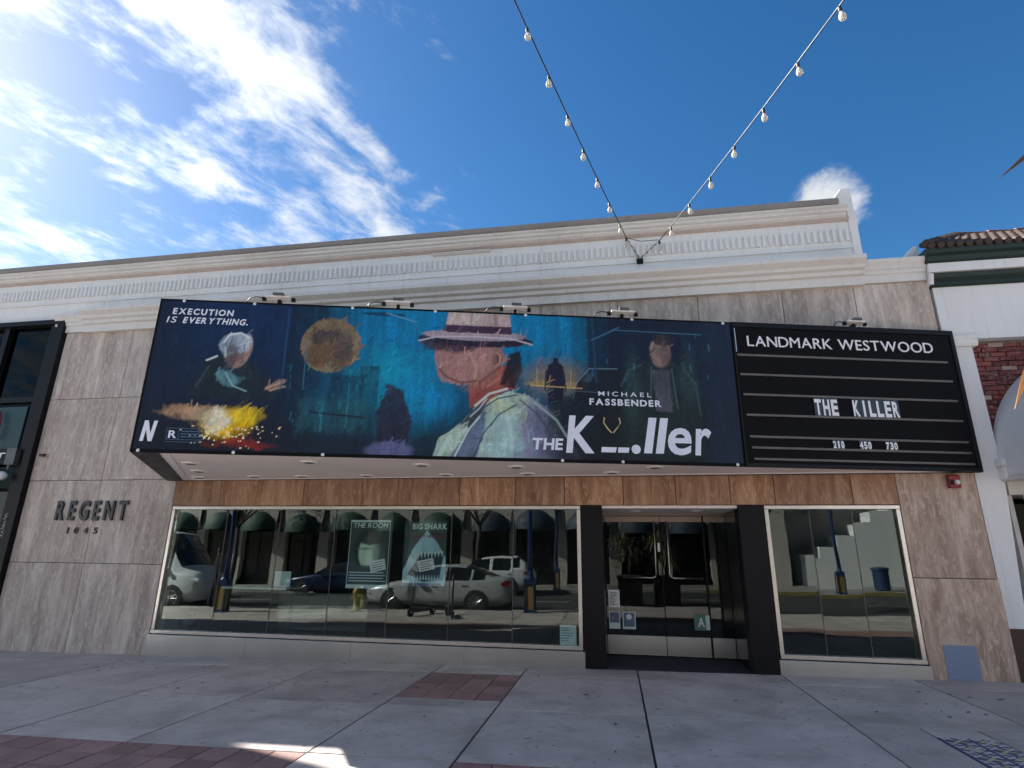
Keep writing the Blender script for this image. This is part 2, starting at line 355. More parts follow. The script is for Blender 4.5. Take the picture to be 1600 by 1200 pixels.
# ------------------------------------------------------------------ ground
def tilted(x0, x1, y0, y1, ztop, th):
    vs = [(x, y, gz(x)+ztop-d) for d in (th, 0) for (x, y) in ((x0, y0), (x1, y0), (x1, y1), (x0, y1))]
    return vs, [(0, 3, 2, 1), (4, 5, 6, 7), (0, 1, 5, 4), (1, 2, 6, 5), (2, 3, 7, 6), (3, 0, 4, 7)]
KERB_Y, FARK_Y, OPP_Y = -8.35, -18.2, -22.6
def ground():
    b = B(); b.add([(x, y, gz(x)-.30) for x, y in ((-400, -400), (400, -400), (400, 400), (-400, 400))], [(0, 1, 2, 3)]); tag(b.obj('ground', 'concrete'), kind='structure')
    b = B(); b.add(*tilted(-60, 60, FARK_Y, KERB_Y, -.13, .12)); road = tag(b.obj('road', 'asphalt'), kind='structure')
    for x in range(-58, 60, 6):
        b = B(); b.add(*tilted(x, x+2.4, -13.35, -13.25, -.126, .003)); b.obj('lane_marking', 'lane_paint', road)
    side = B(); side.add(*tilted(-60, 60, KERB_Y, 2.2, -.012, .25)); walk = tag(side.obj('sidewalk', 'mortar_bed'), kind='structure')
    for i in range(-20, 20):
        b = B(); b.add(*tilted(i*3+.006, i*3+2.994, KERB_Y-.15, KERB_Y, .001, .3)); b.obj('kerb_stone', 'kerb_concrete', walk, bevel=.012)
    # slabs of concrete: x joints, then rows
    XJ = [-24.5, -22.5, -20.5, -18.5, -16.5, -14.5, -12.6, -10.9, -9.1, -7.5, -5.6, -4.25, -2.55, -1.3, .25, 2.15, 3.75, 5.4, 7.2, 9, 11, 13, 15]
    YJ = [0, -.6, -2.4, -4.0]
    def slab(x0, x1, y0, y1, mat='concrete', name='slab', dz=0., g=.011, skew=0):
        b = B(); b.add(*tilted(x0+g, x1-g, y0+g, y1-g, dz, .05)); o = b.obj(name, mat, walk, bevel=.004); return o
    def pavers(x0, x1, y0, y1, nx, ny):
        for i in range(nx):
            for j in range(ny):
                sx, sy = (x1-x0)/nx, (y1-y0)/ny
                slab(x0+i*sx, x0+(i+1)*sx, y0+j*sy, y0+(j+1)*sy, 'red_paver', 'paver', random.uniform(-.003, .001), .005)
    for a, c in zip(XJ[:-1], XJ[1:]):
        for k in range(3):
            y1, y0 = YJ[k], YJ[k+1]
            if a == -2.55 and k == 1: pavers(a, c, y0+.35, y1, 4, 4); slab(a, c, y0, y0+.35); continue
            if a == 2.15 and k == 2:
                tx0, tx1, ty0, ty1 = 2.74, 3.22, -3.62, -2.70
                slab(a, tx0, y0, y1); slab(tx1, c, y0, y1); slab(tx0, tx1, ty1, y1); slab(tx0, tx1, y0, ty0)
                for i in range(2):
                    for j in range(4):
                        s_ = .24; decor_tile(walk, tx0+i*s_, ty0+j*.23, s_, .23, (i+j) % 2)
                continue
            slab(a, c, y0, y1, dz=random.uniform(-.002, .002))
        if a == -2.55: slab(a, c, -5.2, -4.0)
        elif a < -8 or a > 6: slab(a, c, -5.2, -4.0)
        else: pavers(a, c, -5.2, -4.0, max(3, round((c-a)/.3)), 4)
        for y0, y1 in ((-6.8, -5.2), (KERB_Y, -6.8)): slab(a, c, y0, y1)
    b = B(); b.add(*tilted(-60, 60, OPP_Y-6, FARK_Y, 0, .28)); fw = tag(b.obj('far_pavement', 'kerb_concrete'), kind='structure')
    for i in range(-15, 15):
        b = B(); b.add(*tilted(i*4+.006, i*4+3.994, FARK_Y, FARK_Y+.15, .003, .3)); b.obj('kerb_stone', 'kerb_yellow' if 1 <= i <= 4 else 'kerb_concrete', fw)
def decor_tile(parent, x, y, sx, sy, flip):
    g = .004; b = B(); b.add(*tilted(x+g, x+sx-g, y+g, y+sy-g, .002, .04)); t = b.obj('decorative_tile', 'tile_blue', parent)
    cx, cy = x+sx/2, y+sy/2
    b = B()
    for s1 in (-1, 1):
        for (ax, ay, bx, by) in ((-.42, .42*s1, .42, -.42*s1), (-.42, .15*s1, -.1, .42*s1), (.42, .15*s1, .1, .42*s1)):
            p, q = Vector((cx+ax*sx, cy+ay*sy, 0)), Vector((cx+bx*sx, cy+by*sy, 0)); n = Vector((-(q-p).y, (q-p).x, 0)).normalized()*.013
            b.add([(v.x, v.y, gz(v.x)+.0045+(s1+1)*.0006) for v in (p-n, q-n, q+n, p+n)], [(0, 1, 2, 3)])
    b.obj('white_line', 'tile_white', t)
    b = B()
    for k in range(4):
        a = k*math.pi/2 + (math.pi/4 if flip else 0); d = Vector((math.cos(a), math.sin(a), 0)); n = Vector((-d.y, d.x, 0)); c0 = Vector((cx, cy, 0))
        pts = [c0+d*.012, c0+d*.05+n*.018, c0+d*.092, c0+d*.05-n*.018]
        b.add([(v.x, v.y, gz(v.x)+.0075) for v in pts], [(0, 1, 2, 3)])
    b.obj('petal', 'tile_yellow', t)
ground()

# ------------------------------------------------------------------ cinema
def cornice_prof(z0, z1, out):
    h = z1-z0
    return [(.06, z0), (-.04, z0), (-.04, z0+.34*h), (-.04-.25*out, z0+.38*h), (-.04-.30*out, z0+.52*h), (-.04-.55*out, z0+.58*h), (-.04-.62*out, z0+.70*h), (-.04-.92*out, z0+.82*h), (-.04-out, z0+.86*h), (-.04-out, z1), (.06, z1)]
cin = thing('cinema_building', 'low white and travertine cinema building with wide shop windows under a slanted marquee', 'building')
def cinema():
    def panel(x0, x1, z0, z1, mat='travertine_weathered', y=0, g=.0045):
        b = B(); b.box(x0+g, x1-g, y+random.uniform(0, .003), .12, z0+g, z1-g); b.obj('travertine_panel', mat, cin, bevel=.004)
    b = B(); b.box(-10.7, 4.95, .1, .13, 2.28, 6.05); b.box(-10.7, -7.62, .1, .13, -.4, 2.28); b.box(3.99, 5.0, .1, .13, -.3, 2.28); b.obj('backing_wall', 'mortar_bed', cin)
    for x0, x1 in ((-10.7, -9.15), (-9.15, -7.6)):
        zs = [-.35, 1.31, 2.75, 4.31, 5.7]
        for a, c in zip(zs[:-1], zs[1:]): panel(x0, x1, a, c)
    xs = [-7.6, -6.3, -4.95, -3.7, -2.4, -1.1, .2, 1.5, 2.8, 3.87]
    for a, c in zip(xs[:-1], xs[1:]): panel(a, c, 4.31, 5.7); panel(a, c, 2.75, 4.31)
    panel(3.87, 4.95, 4.31, 5.7); panel(3.87, 4.97, 2.75, 4.31)
    x = -7.6
    while x < 3.98:
        nx = min(3.985, x+random.choice((.62, .78, .9, 1.05)));
        if 3.985-nx < .4: nx = 3.985
        panel(x, nx, 2.285, 2.75, 'travertine_brown'); x = nx if nx < 3.985 else 9
    panel(3.985, 5.0, 1.31, 2.75, 'travertine_side'); panel(3.985, 5.02, -.2, 1.31, 'travertine_side')
    # return (reveal) at both ends of the windows
    for x0, x1 in ((-7.63, -7.602), (3.987, 4.01)): b = B(); b.box(x0, x1, .12, .3, -.2, 2.28); b.obj('reveal', 'travertine_side', cin)
    # lower cornice, upper wall, fluted band, top cornice
    b = B(); b.prism(cornice_prof(5.70, 6.06, .10), -10.95, 4.92); b.obj('lower_cornice', 'cornice_white', cin)
    b = B(); b.prism([(p[0]-.035 if p[0] < 0 else p[0]-.003, p[1]) for p in cornice_prof(5.67, 6.09, .22)], -10.25, 4.02); b.obj('lower_cornice', 'cornice_white', cin)
    b = B(); b.box(-22, 4.07, .02, .35, 5.98, 7.02); b.obj('upper_wall', 'white_stucco', cin)
    b = B(); n = int((4.0+22)/.098)
    for i in range(n):
        x = -22+i*.098; b.prism([(x+.010, .025), (x+.026, -.028), (x+.062, -.028), (x+.078, .025)], 6.49, 6.70, 'z')
    tag(b.obj('fluted_band', 'white_stucco', cin), kind='stuff')
    b = B(); b.box(-22, 4.05, -.012, .03, 6.36, 6.385); b.obj('string_course', 'white_stucco', cin)
    b = B(); b.prism([(.3, 6.86), (-.01, 6.86), (-.05, 6.885), (-.05, 6.90), (.3, 6.90)], -22, 3.98); b.obj('pink_moulding', 'cornice_pink', cin)
    b = B(); b.prism([(.3, 6.902), (-.03, 6.902), (-.08, 6.94), (-.08, 6.965), (-.13, 6.98), (-.13, 7.02), (-.17, 7.04), (-.17, 7.075), (.3, 7.075)], -22, 3.93); b.obj('top_cornice', 'cornice_white', cin)
    b = B(); b.prism([(.42, 7.078), (-.19, 7.078), (-.21, 7.10), (-.21, 7.17), (-.17, 7.185), (.42, 7.20)], -22, 3.80); b.obj('coping', 'coping_taupe', cin)
    # raised pier at the right end: sloping shoulder and upright
    b = B(); b.prism([(3.55, 7.02), (4.09, 7.02), (4.08, 7.46), (3.93, 7.46), (3.90, 7.42), (3.66, 7.10)], -.012, .8, 'y'); b.obj('end_pier', 'white_stucco', cin, bevel=.01)
    b = B(); b.box(3.98, 4.10, -.005, .75, 6.07, 7.03); b.obj('end_pier', 'white_stucco', cin)
    # old lamp bracket strip on the upper wall
    b = B(); b.box(-3.1, -2.02, -.035, .02, 6.795, 6.815); b.box(-3.1, -2.02, -.07, -.035, 6.81, 6.825); o = b.obj('bracket_rail', 'cornice_white', cin)
    for x in (-2.9, -2.72, -2.6, -2.1): b = B(); b.tube((x, .03, 6.845), (x, -.02, 6.845), .018, n=8); b.obj('bolt', 'rust_brown', cin)
    # roof and sides so that the block is closed
    b = B(); b.box(-21.8, 4.7, .3, 17.8, 5.6, 5.95); b.obj('roof', 'coping_taupe', cin)
    b = B(); b.box(4.7, 4.93, .2, 18, -.3, 6.0); b.box(-22, -21.8, .3, 18, -.5, 6.0); b.box(-22, 4.9, 17.8, 18, -.5, 6.0); b.obj('side_wall', 'white_stucco', cin)
    # interior
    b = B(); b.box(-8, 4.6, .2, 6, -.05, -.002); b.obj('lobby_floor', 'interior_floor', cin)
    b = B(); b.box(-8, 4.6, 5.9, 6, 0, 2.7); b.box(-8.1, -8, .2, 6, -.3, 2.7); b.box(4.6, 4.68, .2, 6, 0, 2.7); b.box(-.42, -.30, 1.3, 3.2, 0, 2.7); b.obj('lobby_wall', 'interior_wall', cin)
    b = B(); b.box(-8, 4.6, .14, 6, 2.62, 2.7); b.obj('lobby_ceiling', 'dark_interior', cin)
    # windows
    def window(x0, x1, z0, z1, n, base):
        fw = .055; b = B()
        b.box(x0, x1, -.005, .10, z1-fw, z1); b.box(x0, x0+fw, -.004, .10, z0+fw, z1-fw); b.box(x1-fw, x1, -.004, .10, z0+fw, z1-fw); b.box(x0, x1, -.015, .10, z0, z0+fw)
        f = b.obj('window', 'frame_steel', cin, bevel=.005)
        wv = (x1-x0-2*fw)/n
        for i in range(n):
            b = B(); a = x0+fw+i*wv; b.box(-wv/2+.003, wv/2-.003, -.004, .004, -(z1-z0)/2+fw, (z1-z0)/2-fw)
            o = b.obj('pane', 'shop_glass', f); o.location = (a+wv/2, .06, (z0+z1)/2); o.rotation_euler = (R(random.uniform(-.12, .12)), 0, R(random.uniform(-.25, .25)))
            if i: b = B(); b.box(a-.0035, a+.0035, .05, .07, z0+fw, z1-fw); b.obj('joint', 'rail_grey', f)
        ns = base; ws = (x1-x0+.06)/ns
        for i in range(ns):
            b = B(); xa = x0-.03+i*ws; b.box(xa+.002, xa+ws-.002, -.035, .1, gz(xa)-.02, z0-.012); b.obj('base_panel', 'brushed_steel', cin, bevel=.004)
    window(-7.58, -.50, .235, 2.28, 7, 4); window(2.17, 3.975, .235, 2.28, 3, 1)
    # black portal and recessed doors
    for x0, x1 in ((-.485, -.17), (1.80, 2.155)):
        b = B(); b.box(x0, x1, -.02, .25, gz(0)-.03, 2.283); b.obj('black_column', 'black_metal', cin, bevel=.006)
    b = B(); b.box(-.17, 1.8, 0, 1.25, -.02, .03); b.obj('doormat_floor', 'carpet_dark', cin)
    for xa in (-.19, 1.8): b = B(); b.box(xa, xa+.02, .25, 1.12, 0, 2.28); b.obj('recess_wall', 'black_gloss', cin)
    b = B(); b.box(-.17, 1.8, .02, 1.1, 2.24, 2.281); c = b.obj('recess_ceiling', 'soffit_paint', cin)
    for x in (.35, 1.3): b = B(); b.lathe([(.07, 0), (.085, .004), (.085, .015), (.07, .02)], 16, (x, .5, 2.222)); b.obj('recessed_light', 'soffit_trim', c)
    Y = 1.1
    b = B(); b.box(-.17, 1.8, Y-.03, Y+.05, 2.20, 2.238); b.obj('door_header', 'bronze_rail', cin)
    for (x0, x1, leaf) in ((-.16, .755, 1), (.765, 1.43, 2), (1.46, 1.795, 0)):
        o = B(); o.box(x0, x1, Y-.02, Y+.03, .05, .33); dd = o.obj('door' if leaf else 'side_panel', 'brushed_steel', cin, bevel=.003)
        b = B(); b.box(x0, x1, Y-.02, Y+.03, 2.10, 2.19); b.obj('top_rail', 'bronze_rail', dd)
        b = B(); b.box(x0+.004, x1-.004, Y, Y+.01, .332, 2.098); b.obj('glass', 'door_glass', dd)
        b = B(); b.box(x0, x1, Y-.03, Y-.021, .05, .065); b.obj('kick_edge', 'frame_steel', dd)
        if leaf:
            s = -1 if leaf == 1 else 1; hx = .755-.10 if leaf == 1 else .765+.10; far = hx+s*.52 if leaf == 1 else hx+s*.50
            pts = [(hx, Y-.07, 2.12), (hx, Y-.07, 1.6), (hx, Y-.07, 1.27), (hx+s*.02, Y-.07, 1.23), (hx+s*.06, Y-.07, 1.21), (far, Y-.07, 1.21)]
            b = B(); b.path(pts, .012, 8); b.tube((far, Y-.07, 1.21), (far, Y, 1.21), .02); b.tube((hx, Y-.07, 1.6), (hx, Y, 1.6), .012); b.obj('handle', 'frame_steel', dd, smooth=True)
    b = B(); b.box(1.432, 1.458, Y-.03, Y+.04, .05, 2.2); b.box(.7555, .7645, Y-.01, Y+.03, .05, 2.19); b.obj('door_post', 'black_metal', cin)
    b = B(); b.box(.70, .74, Y-.03, Y-.02, 1.62, 1.76); b.obj('lock_plate', 'letter_white', cin)
    # number and name
    text_parts(cin, 'REGENT', -9.93, -8.46, 2.05, .33, -.02, 'letter_dark', thick=.035, bold=.03, gap=.34)
    text_parts(cin, '1045', -9.62, -9.0, 1.81, .105, -.012, 'letter_dark', 'numeral', thick=.02, bold=.02, gap=.75)
    b = B(); b.box(4.19, 4.58, -.006, .01, gz(4.3)+.0, .48); b.obj('access_panel', 'access_grey', cin)
    b = B(); b.box(-10.58, -10.48, -.05, .01, 3.2, 3.25); b.tube((-10.5, -.05, 3.225), (-10.42, -.09, 3.2), .015); b.obj('small_hook', 'rust_brown', cin)
cinema()

# ------------------------------------------------------------------ marquee
ML = Vector((-5.94, -2.83, 0)); MR = Vector((5.07, -.06, 0)); md = (MR-ML).normalized(); MLEN = (MR-ML).length
mang = math.atan2(md.y, md.x)
mq = thing('marquee', 'black wedge-shaped marquee with painted film banner and white-lettered board over the entrance', 'marquee', ML, mang)
def tol(x, y): d = Vector((x, y, 0))-ML; return (d.dot(md), d.dot(Vector((-md.y, md.x, 0))))
ZB, ZT, BW = 2.72, 4.82, 7.955
def marquee():
    pl = [(0, 0), (MLEN, 0), tol(5.07, -.008), tol(-7.78, -.008)]
    b = B(); b.prism(pl, ZB+.03, ZT, 'z'); b.obj('box', 'black_metal', mq)
    inner = [(.32, .045), (MLEN-.25, .03), tol(4.55, -.03), tol(-7.45, -.03)]
    # underside rim built as four bars, soffit panel a little above it
    b = B()
    def ring(o, i, z0, z1):
        vs = [(p[0], p[1], z) for z in (z0, z1) for p in (*o, *i)]; fs = []
        for k in range(4):
            j = (k+1) % 4; fs += [(k, j, 4+j, 4+k), (8+k, 8+j, 12+j, 12+k), (k, j, 8+j, 8+k), (4+k, 4+j, 12+j, 12+k)]
        b.add(vs, fs)
    ring(pl, inner, ZB, ZB+.03); b.obj('rim', 'black_metal', mq)
    inner2 = [(inner[0][0]+.10, inner[0][1]+.05), (inner[1][0]-.3, inner[1][1]+.02), (inner[2][0]-.3, inner[2][1]-.005), (inner[3][0]+.12, inner[3][1]-.05)]
    b = B(); ring(inner, inner2, ZB+.008, ZB+.028); b.obj('soffit_trim', 'soffit_trim', mq)
    b = B(); b.prism(inner2, ZB+.018, ZB+.028, 'z'); sf = b.obj('soffit', 'soffit_paint', mq)
    for (x, y) in ((-5.89, -1.81), (-6.35, -1.05), (-6.9, -.33), (-5.84, -.36), (-5.0, -.34), (-3.88, -.33), (-2.62, -1.35), (-2.56, -.33), (-1.32, -1.05), (-1.27, -.33), (-4.1, -1.75), (0, -.35), (.6, -.85)):
        p = tol(x, y); b = B(); b.lathe([(.095, .0), (.12, .003), (.12, .02), (.08, .02)], 20, (p[0], p[1], ZB-.002)); o = b.obj('downlight', 'soffit_trim', mq, smooth=False)
        b = B(); b.lathe([(.07, 0), (.07, .004)], 16, (p[0], p[1], ZB-.004)); b.obj('lens', 'rail_grey', o)
    # frame around the letter board
    b = B(); b.box(BW+.005, MLEN, -.03, 0, ZT-.075, ZT); b.box(BW+.005, MLEN, -.03, 0, ZB, ZB+.05); b.box(MLEN-.06, MLEN, -.03, 0, ZB+.05, ZT-.075); b.box(BW+.005, BW+.03, -.03, 0, ZB+.05, ZT-.075); b.obj('board_frame', 'black_metal', mq, bevel=.004)
    b = B(); b.box(BW+.03, MLEN-.06, -.012, 0, ZB+.05, ZT-.075); b.obj('letter_board', 'black_matte', mq)
    b = B(); b.box(BW+.034, BW+.046, -.032, -.012, 4.36, 4.72); b.obj('edge_strip', 'frame_steel', mq)
    for i, z in enumerate((4.316, 4.025, 3.731, 3.438, 3.133, 2.981, 2.826)):
        b = B(); x0 = BW+.045+i*.014; x1 = 11.175+i*.012; b.prism([(-.013, z-.017), (-.03, z-.014), (-.035, z+.012), (-.02, z+.019), (-.013, z+.019)], x0, x1); b.obj('rail', 'rail_grey', mq)
    for p in text_parts(mq, 'LANDMARK WESTWOOD', 8.17, 10.99, 4.455, .155, -.022, 'letter_white', thick=.012, bold=0, gap=.10, space=.32): pass
    def tiles(word, x0, x1, z0, z1):
        n = len(word); wd = (x1-x0)/n
        for i, ch in enumerate(word):
            b = B(); b.box(x0+i*wd+.003, x0+(i+1)*wd-.003, -.030, -.026, z0-.01, z1+.012); t = b.obj('letter_tile', 'tile_clear', mq)
            pad = wd*(.37 if ch == 'I' else .30 if ch == '1' else .10)
            text_parts(t, ch, x0+i*wd+pad, x0+(i+1)*wd-pad, z0+.008, z1-z0-.016, -.0315, 'letter_white', thick=.002, bold=.035)
    tiles('THE', 9.03, 9.39, 3.462, 3.70); tiles('KILLER', 9.59, 10.29, 3.462, 3.70)
    tiles('210', 9.222, 9.392, 2.996, 3.108); tiles('450', 9.605, 9.785, 2.996, 3.108); tiles('730', 9.985, 10.165, 2.996, 3.108)
    banner()
    # floodlights clipped along the top edge
    for i, u in enumerate((1.56, 3.18, 4.82, 6.36, 9.84)):
        s = .8 if i == 4 else 1
        b = B(); b.box(u-.17*s, u+.17*s, -.10, .03, ZT+.052, ZT+.078); f = b.obj('floodlight', 'cornice_white', mq, bevel=.006)
        b = B(); b.box(u-.06*s, u+.08*s, -.12, .06, ZT+.079, ZT+.11); b.obj('heat_sink', 'rail_grey', f)
        b = B(); b.box(u-.22*s, u-.17*s, -.05, -.01, ZT+.02, ZT+.07); b.box(u+.17*s, u+.22*s, -.05, -.01, ZT+.02, ZT+.07); b.box(u-.02, u+.02, -.02, .06, ZT, ZT+.052); b.obj('bracket', 'black_metal', f)
        b = B(); b.path([(u-.2*s, -.03, ZT+.06), (u-.30*s, -.04, ZT+.07), (u-.38*s, -.04, ZT+.045), (u-.42*s, -.035, ZT-.01)], .008, 6); b.obj('cable', 'cable_black', f, smooth=True)
# painted banner: colours on a fine grid, a loose painterly night street with invented figures
def vnoise(u, v, su, sv, seed, oct_=4):
    r = np.random.default_rng(seed); out = np.zeros_like(u); amp = 1; tot = 0
    for o in range(oct_):
        g = r.random((64, 64)); a, b_ = (u*su*2**o) % 63, (v*sv*2**o) % 63; i, j = a.astype(int), b_.astype(int); fa, fb = a-i, b_-j
        fa = fa*fa*(3-2*fa); fb = fb*fb*(3-2*fb)
        n = g[i, j]*(1-fa)*(1-fb)+g[i+1, j]*fa*(1-fb)+g[i, j+1]*(1-fa)*fb+g[i+1, j+1]*fa*fb
        out += n*amp; tot += amp; amp *= .55
    return out/tot
class Paint:
    def __init__(s, u0, u1, z0, z1, nu, nz, base):
        s.nu, s.nz = nu, nz; s.U, s.Z = np.meshgrid(np.linspace(u0, u1, nu), np.linspace(z0, z1, nz), indexing='ij')
        s.c = np.zeros((nu, nz, 3)) + np.array(base); s.seed = 11
    def warp(s, k, sc):
        s.seed += 2; return s.U+(vnoise(s.U+9, s.Z+9, sc, sc, s.seed)-.5)*k, s.Z+(vnoise(s.U+9, s.Z+9, sc, sc, s.seed+1)-.5)*k
    def lay(s, mask, col, alpha=1.0, brush=.35, dirn=(6, 2)):
        s.seed += 1; n = vnoise(s.U+5, s.Z+5, dirn[0], dirn[1], s.seed, 5); cc = np.array(col)*(1+brush*2*(n[..., None]-.5))
        m = (mask*alpha)[..., None]; s.c = s.c*(1-m)+np.clip(cc, 0, 1)*m
    def ell(s, cu, cz, ru, rz, soft=.15, wk=.05, ws=5, rot=0):
        U, Z = s.warp(wk, ws); a, b_ = U-cu, Z-cz; c_, s_ = math.cos(rot), math.sin(rot); a, b_ = a*c_+b_*s_, -a*s_+b_*c_
        return np.clip((1-np.sqrt((a/ru)**2+(b_/rz)**2))/(soft*.6 if soft < .65 else soft)+.5, 0, 1)
    def poly(s, pts, soft=.02, wk=.03, ws=6):
        U, Z = s.warp(wk, ws); ins = np.zeros(U.shape, bool); dist = np.full(U.shape, 9.0)
        for (x0, y0), (x1, y1) in zip(pts, pts[1:]+pts[:1]):
            c_ = ((y0 > Z) != (y1 > Z)) & (U < (x1-x0)*(Z-y0)/((y1-y0) or 1e-9)+x0); ins ^= c_
            dx, dy = x1-x0, y1-y0; t = np.clip(((U-x0)*dx+(Z-y0)*dy)/(dx*dx+dy*dy+1e-12), 0, 1)
            dist = np.minimum(dist, np.hypot(U-x0-t*dx, Z-y0-t*dy))
        return np.clip(np.where(ins, dist, -dist)/(soft*.45 if soft < .1 else soft)+.5, 0, 1)
    def band(s, f): return f(s.U, s.Z)
    def mesh(s, name, mat, y, parent):
        nu, nz = s.nu, s.nz; me = bpy.data.meshes.new(name); nv = nu*nz
        co = np.stack([s.U, np.full_like(s.U, y), s.Z], -1).reshape(-1, 3); me.vertices.add(nv); me.vertices.foreach_set('co', co.ravel())
        i, j = np.meshgrid(np.arange(nu-1), np.arange(nz-1), indexing='ij'); a = (i*nz+j).ravel(); q = np.stack([a, a+nz, a+nz+1, a+1], -1)
        nf = len(q); me.loops.add(nf*4); me.loops.foreach_set('vertex_index', q.ravel()); me.polygons.add(nf); me.polygons.foreach_set('loop_start', np.arange(nf)*4)
        me.update(calc_edges=True)
        at = me.color_attributes.new('print', 'FLOAT_COLOR', 'POINT'); at.data.foreach_set('color', np.concatenate([np.clip(s.c, 0, 1).reshape(-1, 3), np.ones((nv, 1))], -1).ravel())
        me.materials.append(M[mat]); o = bpy.data.objects.new(name, me); C.objects.link(o)
        if parent: o.parent = parent
        return o
def banner():
    b = B(); b.box(.0, BW, -.012, 0, ZB+.002, ZT-.002); bn = b.obj('banner', 'black_matte', mq)
    P = Paint(.03, BW-.02, ZB+.04, ZT-.03, 860, 226, (.008, .015, .034))
    sm = lambda x, a, b_: np.clip((x-a)/(b_-a), 0, 1)**2*(3-2*np.clip((x-a)/(b_-a), 0, 1))
    U, Z = P.U, P.Z
    P.lay(sm(U, -.2, 1.0)*(1-sm(U, 1.6, 2.4))*sm(Z, 3.2, 4.4), (.010, .026, .072), .9, .2, (1, 3))
    P.lay(sm(U, 1.7, 2.6)*(1-sm(U, 5.6, 6.2)), (.018, .085, .15), .95, .5, (9, 1.5))
    P.lay(sm(U, 2.3, 3.0)*(1-sm(U, 5.3, 6.0))*sm(Z, 3.6, 4.5), (.022, .21, .40), .85, .45, (12, 1.5))
    P.lay(P.ell(3.2, 3.55, .55, .55, .9, .3, 3), (.05, .30, .42), .75, .5, (6, 3))
    P.lay(P.ell(3.55, 3.55, .45, .4, .8, .2, 3), (.03, .22, .42), .7, .4)
    # dark masonry blocks and columns
    for (a, c, z0, z1, al) in ((1.75, 2.05, 2.75, 4.85, .7), (2.1, 2.25, 3.6, 4.85, .5), (2.35, 2.8, 2.75, 3.8, .6), (2.75, 3.0, 2.75, 3.95, .6), (5.85, 6.0, 3.7, 4.85, .9), (6.05, 6.15, 3.9, 4.85, .8)):
        P.lay(P.poly([(a, z0), (c, z0), (c, z1), (a, z1)], .05, .06, 4), (.008, .022, .045), al, .5, (14, 2))
    P.lay(sm(Z, 3.5, 2.85)*(1-sm(U, 5.2, 5.4)*0), (.006, .009, .016), .8, .3)
    P.lay(P.poly([(2.0, 3.0), (2.9, 3.05), (2.9, 3.5), (2.0, 3.45)], .1, .15, 5), (.03, .10, .13), .55, .6, (16, 3))
    P.lay(P.ell(3.0, 4.72, .3, .03, .4, .04, 6), (.01, .02, .04), .7)
    # sepia moon
    P.lay(P.ell(2.32, 4.23, .40, .39, .03, .0, 5), (.20, .155, .10), .95, .6, (7, 7)); P.lay(P.ell(2.32, 4.08, .36, .18, .4, .1, 6), (.13, .075, .05), .7, .5)
    P.lay(P.ell(2.25, 4.36, .2, .1, .6, .2, 8), (.04, .035, .045), .8, .5); P.lay(P.ell(2.5, 4.2, .14, .2, .5, .1, 8), (.06, .055, .06), .7, .6)
    # small pale figure, dark wrap
    P.lay(P.poly([(.55, 3.45), (.72, 3.95), (1.0, 4.12), (1.3, 3.95), (1.75, 3.55), (1.6, 3.42)], .09, .08, 5), (.012, .022, .030), .95, .5)
    P.lay(P.ell(1.12, 4.10, .17, .24, .2, .04, 7, -.2), (.26, .19, .17), 1, .35, (8, 5)); P.lay(P.ell(1.05, 4.2, .19, .16, .3, .06, 7, .3), (.30, .36, .42), .95, .6, (14, 5))
    P.lay(P.ell(1.04, 4.02, .08, .18, .5, .04, 8), (.06, .05, .06), .75); P.lay(P.ell(1.22, 4.22, .07, .13, .6, .03, 9), (.55, .60, .66), .6)
    P.lay(P.ell(1.05, 3.72, .17, .09, .5, .08, 9, -.4), (.12, .24, .28), .8, .7); P.lay(P.ell(1.66, 3.64, .14, .05, .4, .06, 9, .5), (.30, .22, .18), .75, .6)
    # burst of embers
    for (cu, cz, ru, rz, col, al) in ((.62, 3.26, .34, .07, (.45, .30, .20), .8), (.95, 3.20, .3, .11, (.50, .42, .28), .85), (1.12, 3.10, .26, .17, (.70, .45, .06), .9), (1.0, 3.14, .16, .12, (.8, .85, .75), .8), (1.32, 3.2, .2, .11, (.75, .55, .10), .8), (1.3, 2.86, .35, .05, (.25, .04, .03), .7)):
        P.lay(P.ell(cu, cz, ru, rz, .9, .16, 7), col, al, .7, (9, 9))
    rr = np.random.default_rng(5)
    for k in range(120):
        ei = int((1.1+rr.normal(0, .24))/BW*P.nu); ej = int((3.05-abs(rr.normal(0, .12))-ZB)/(ZT-ZB)*P.nz)
        if 0 <= ei < P.nu-2 and 0 <= ej < P.nz-2: P.c[ei:ei+int(rr.integers(1, 4)), ej:ej+2] = (.85, .75, .5)
    # large figure in a brimmed hat and pale coat, plain painted face
    P.lay(P.poly([(3.72, 2.70), (3.85, 3.0), (4.15, 3.25), (4.35, 3.5), (4.75, 3.66), (5.0, 3.62), (5.35, 3.4), (5.6, 3.0), (5.75, 2.7)], .03, .05, 4), (.36, .46, .40), 1, .45, (5, 9))
    P.lay(P.poly([(5.1, 3.55), (5.35, 3.4), (5.62, 3.0), (5.78, 2.7), (4.75, 2.7), (4.9, 3.2)], .2, .15, 4), (.13, .13, .24), .85, .6, (5, 9))
    P.lay(P.ell(4.7, 3.0, .3, .4, .8, .2, 5), (.35, .50, .52), .7, .6, (4, 10)); P.lay(P.ell(4.55, 3.5, .28, .12, .6, .1, 6, -.5), (.42, .50, .36), .8, .4)
    P.lay(P.poly([(4.0, 2.70), (4.2, 3.15), (4.45, 3.42), (4.42, 3.1), (4.3, 2.7)], .06, .08, 6), (.09, .12, .22), .85, .6, (12, 4))
    P.lay(P.poly([(4.1, 3.2), (4.32, 3.45), (4.45, 3.62), (4.62, 3.68), (4.4, 3.4), (4.25, 3.12)], .04, .06, 8), (.015, .02, .035), .9, .4)
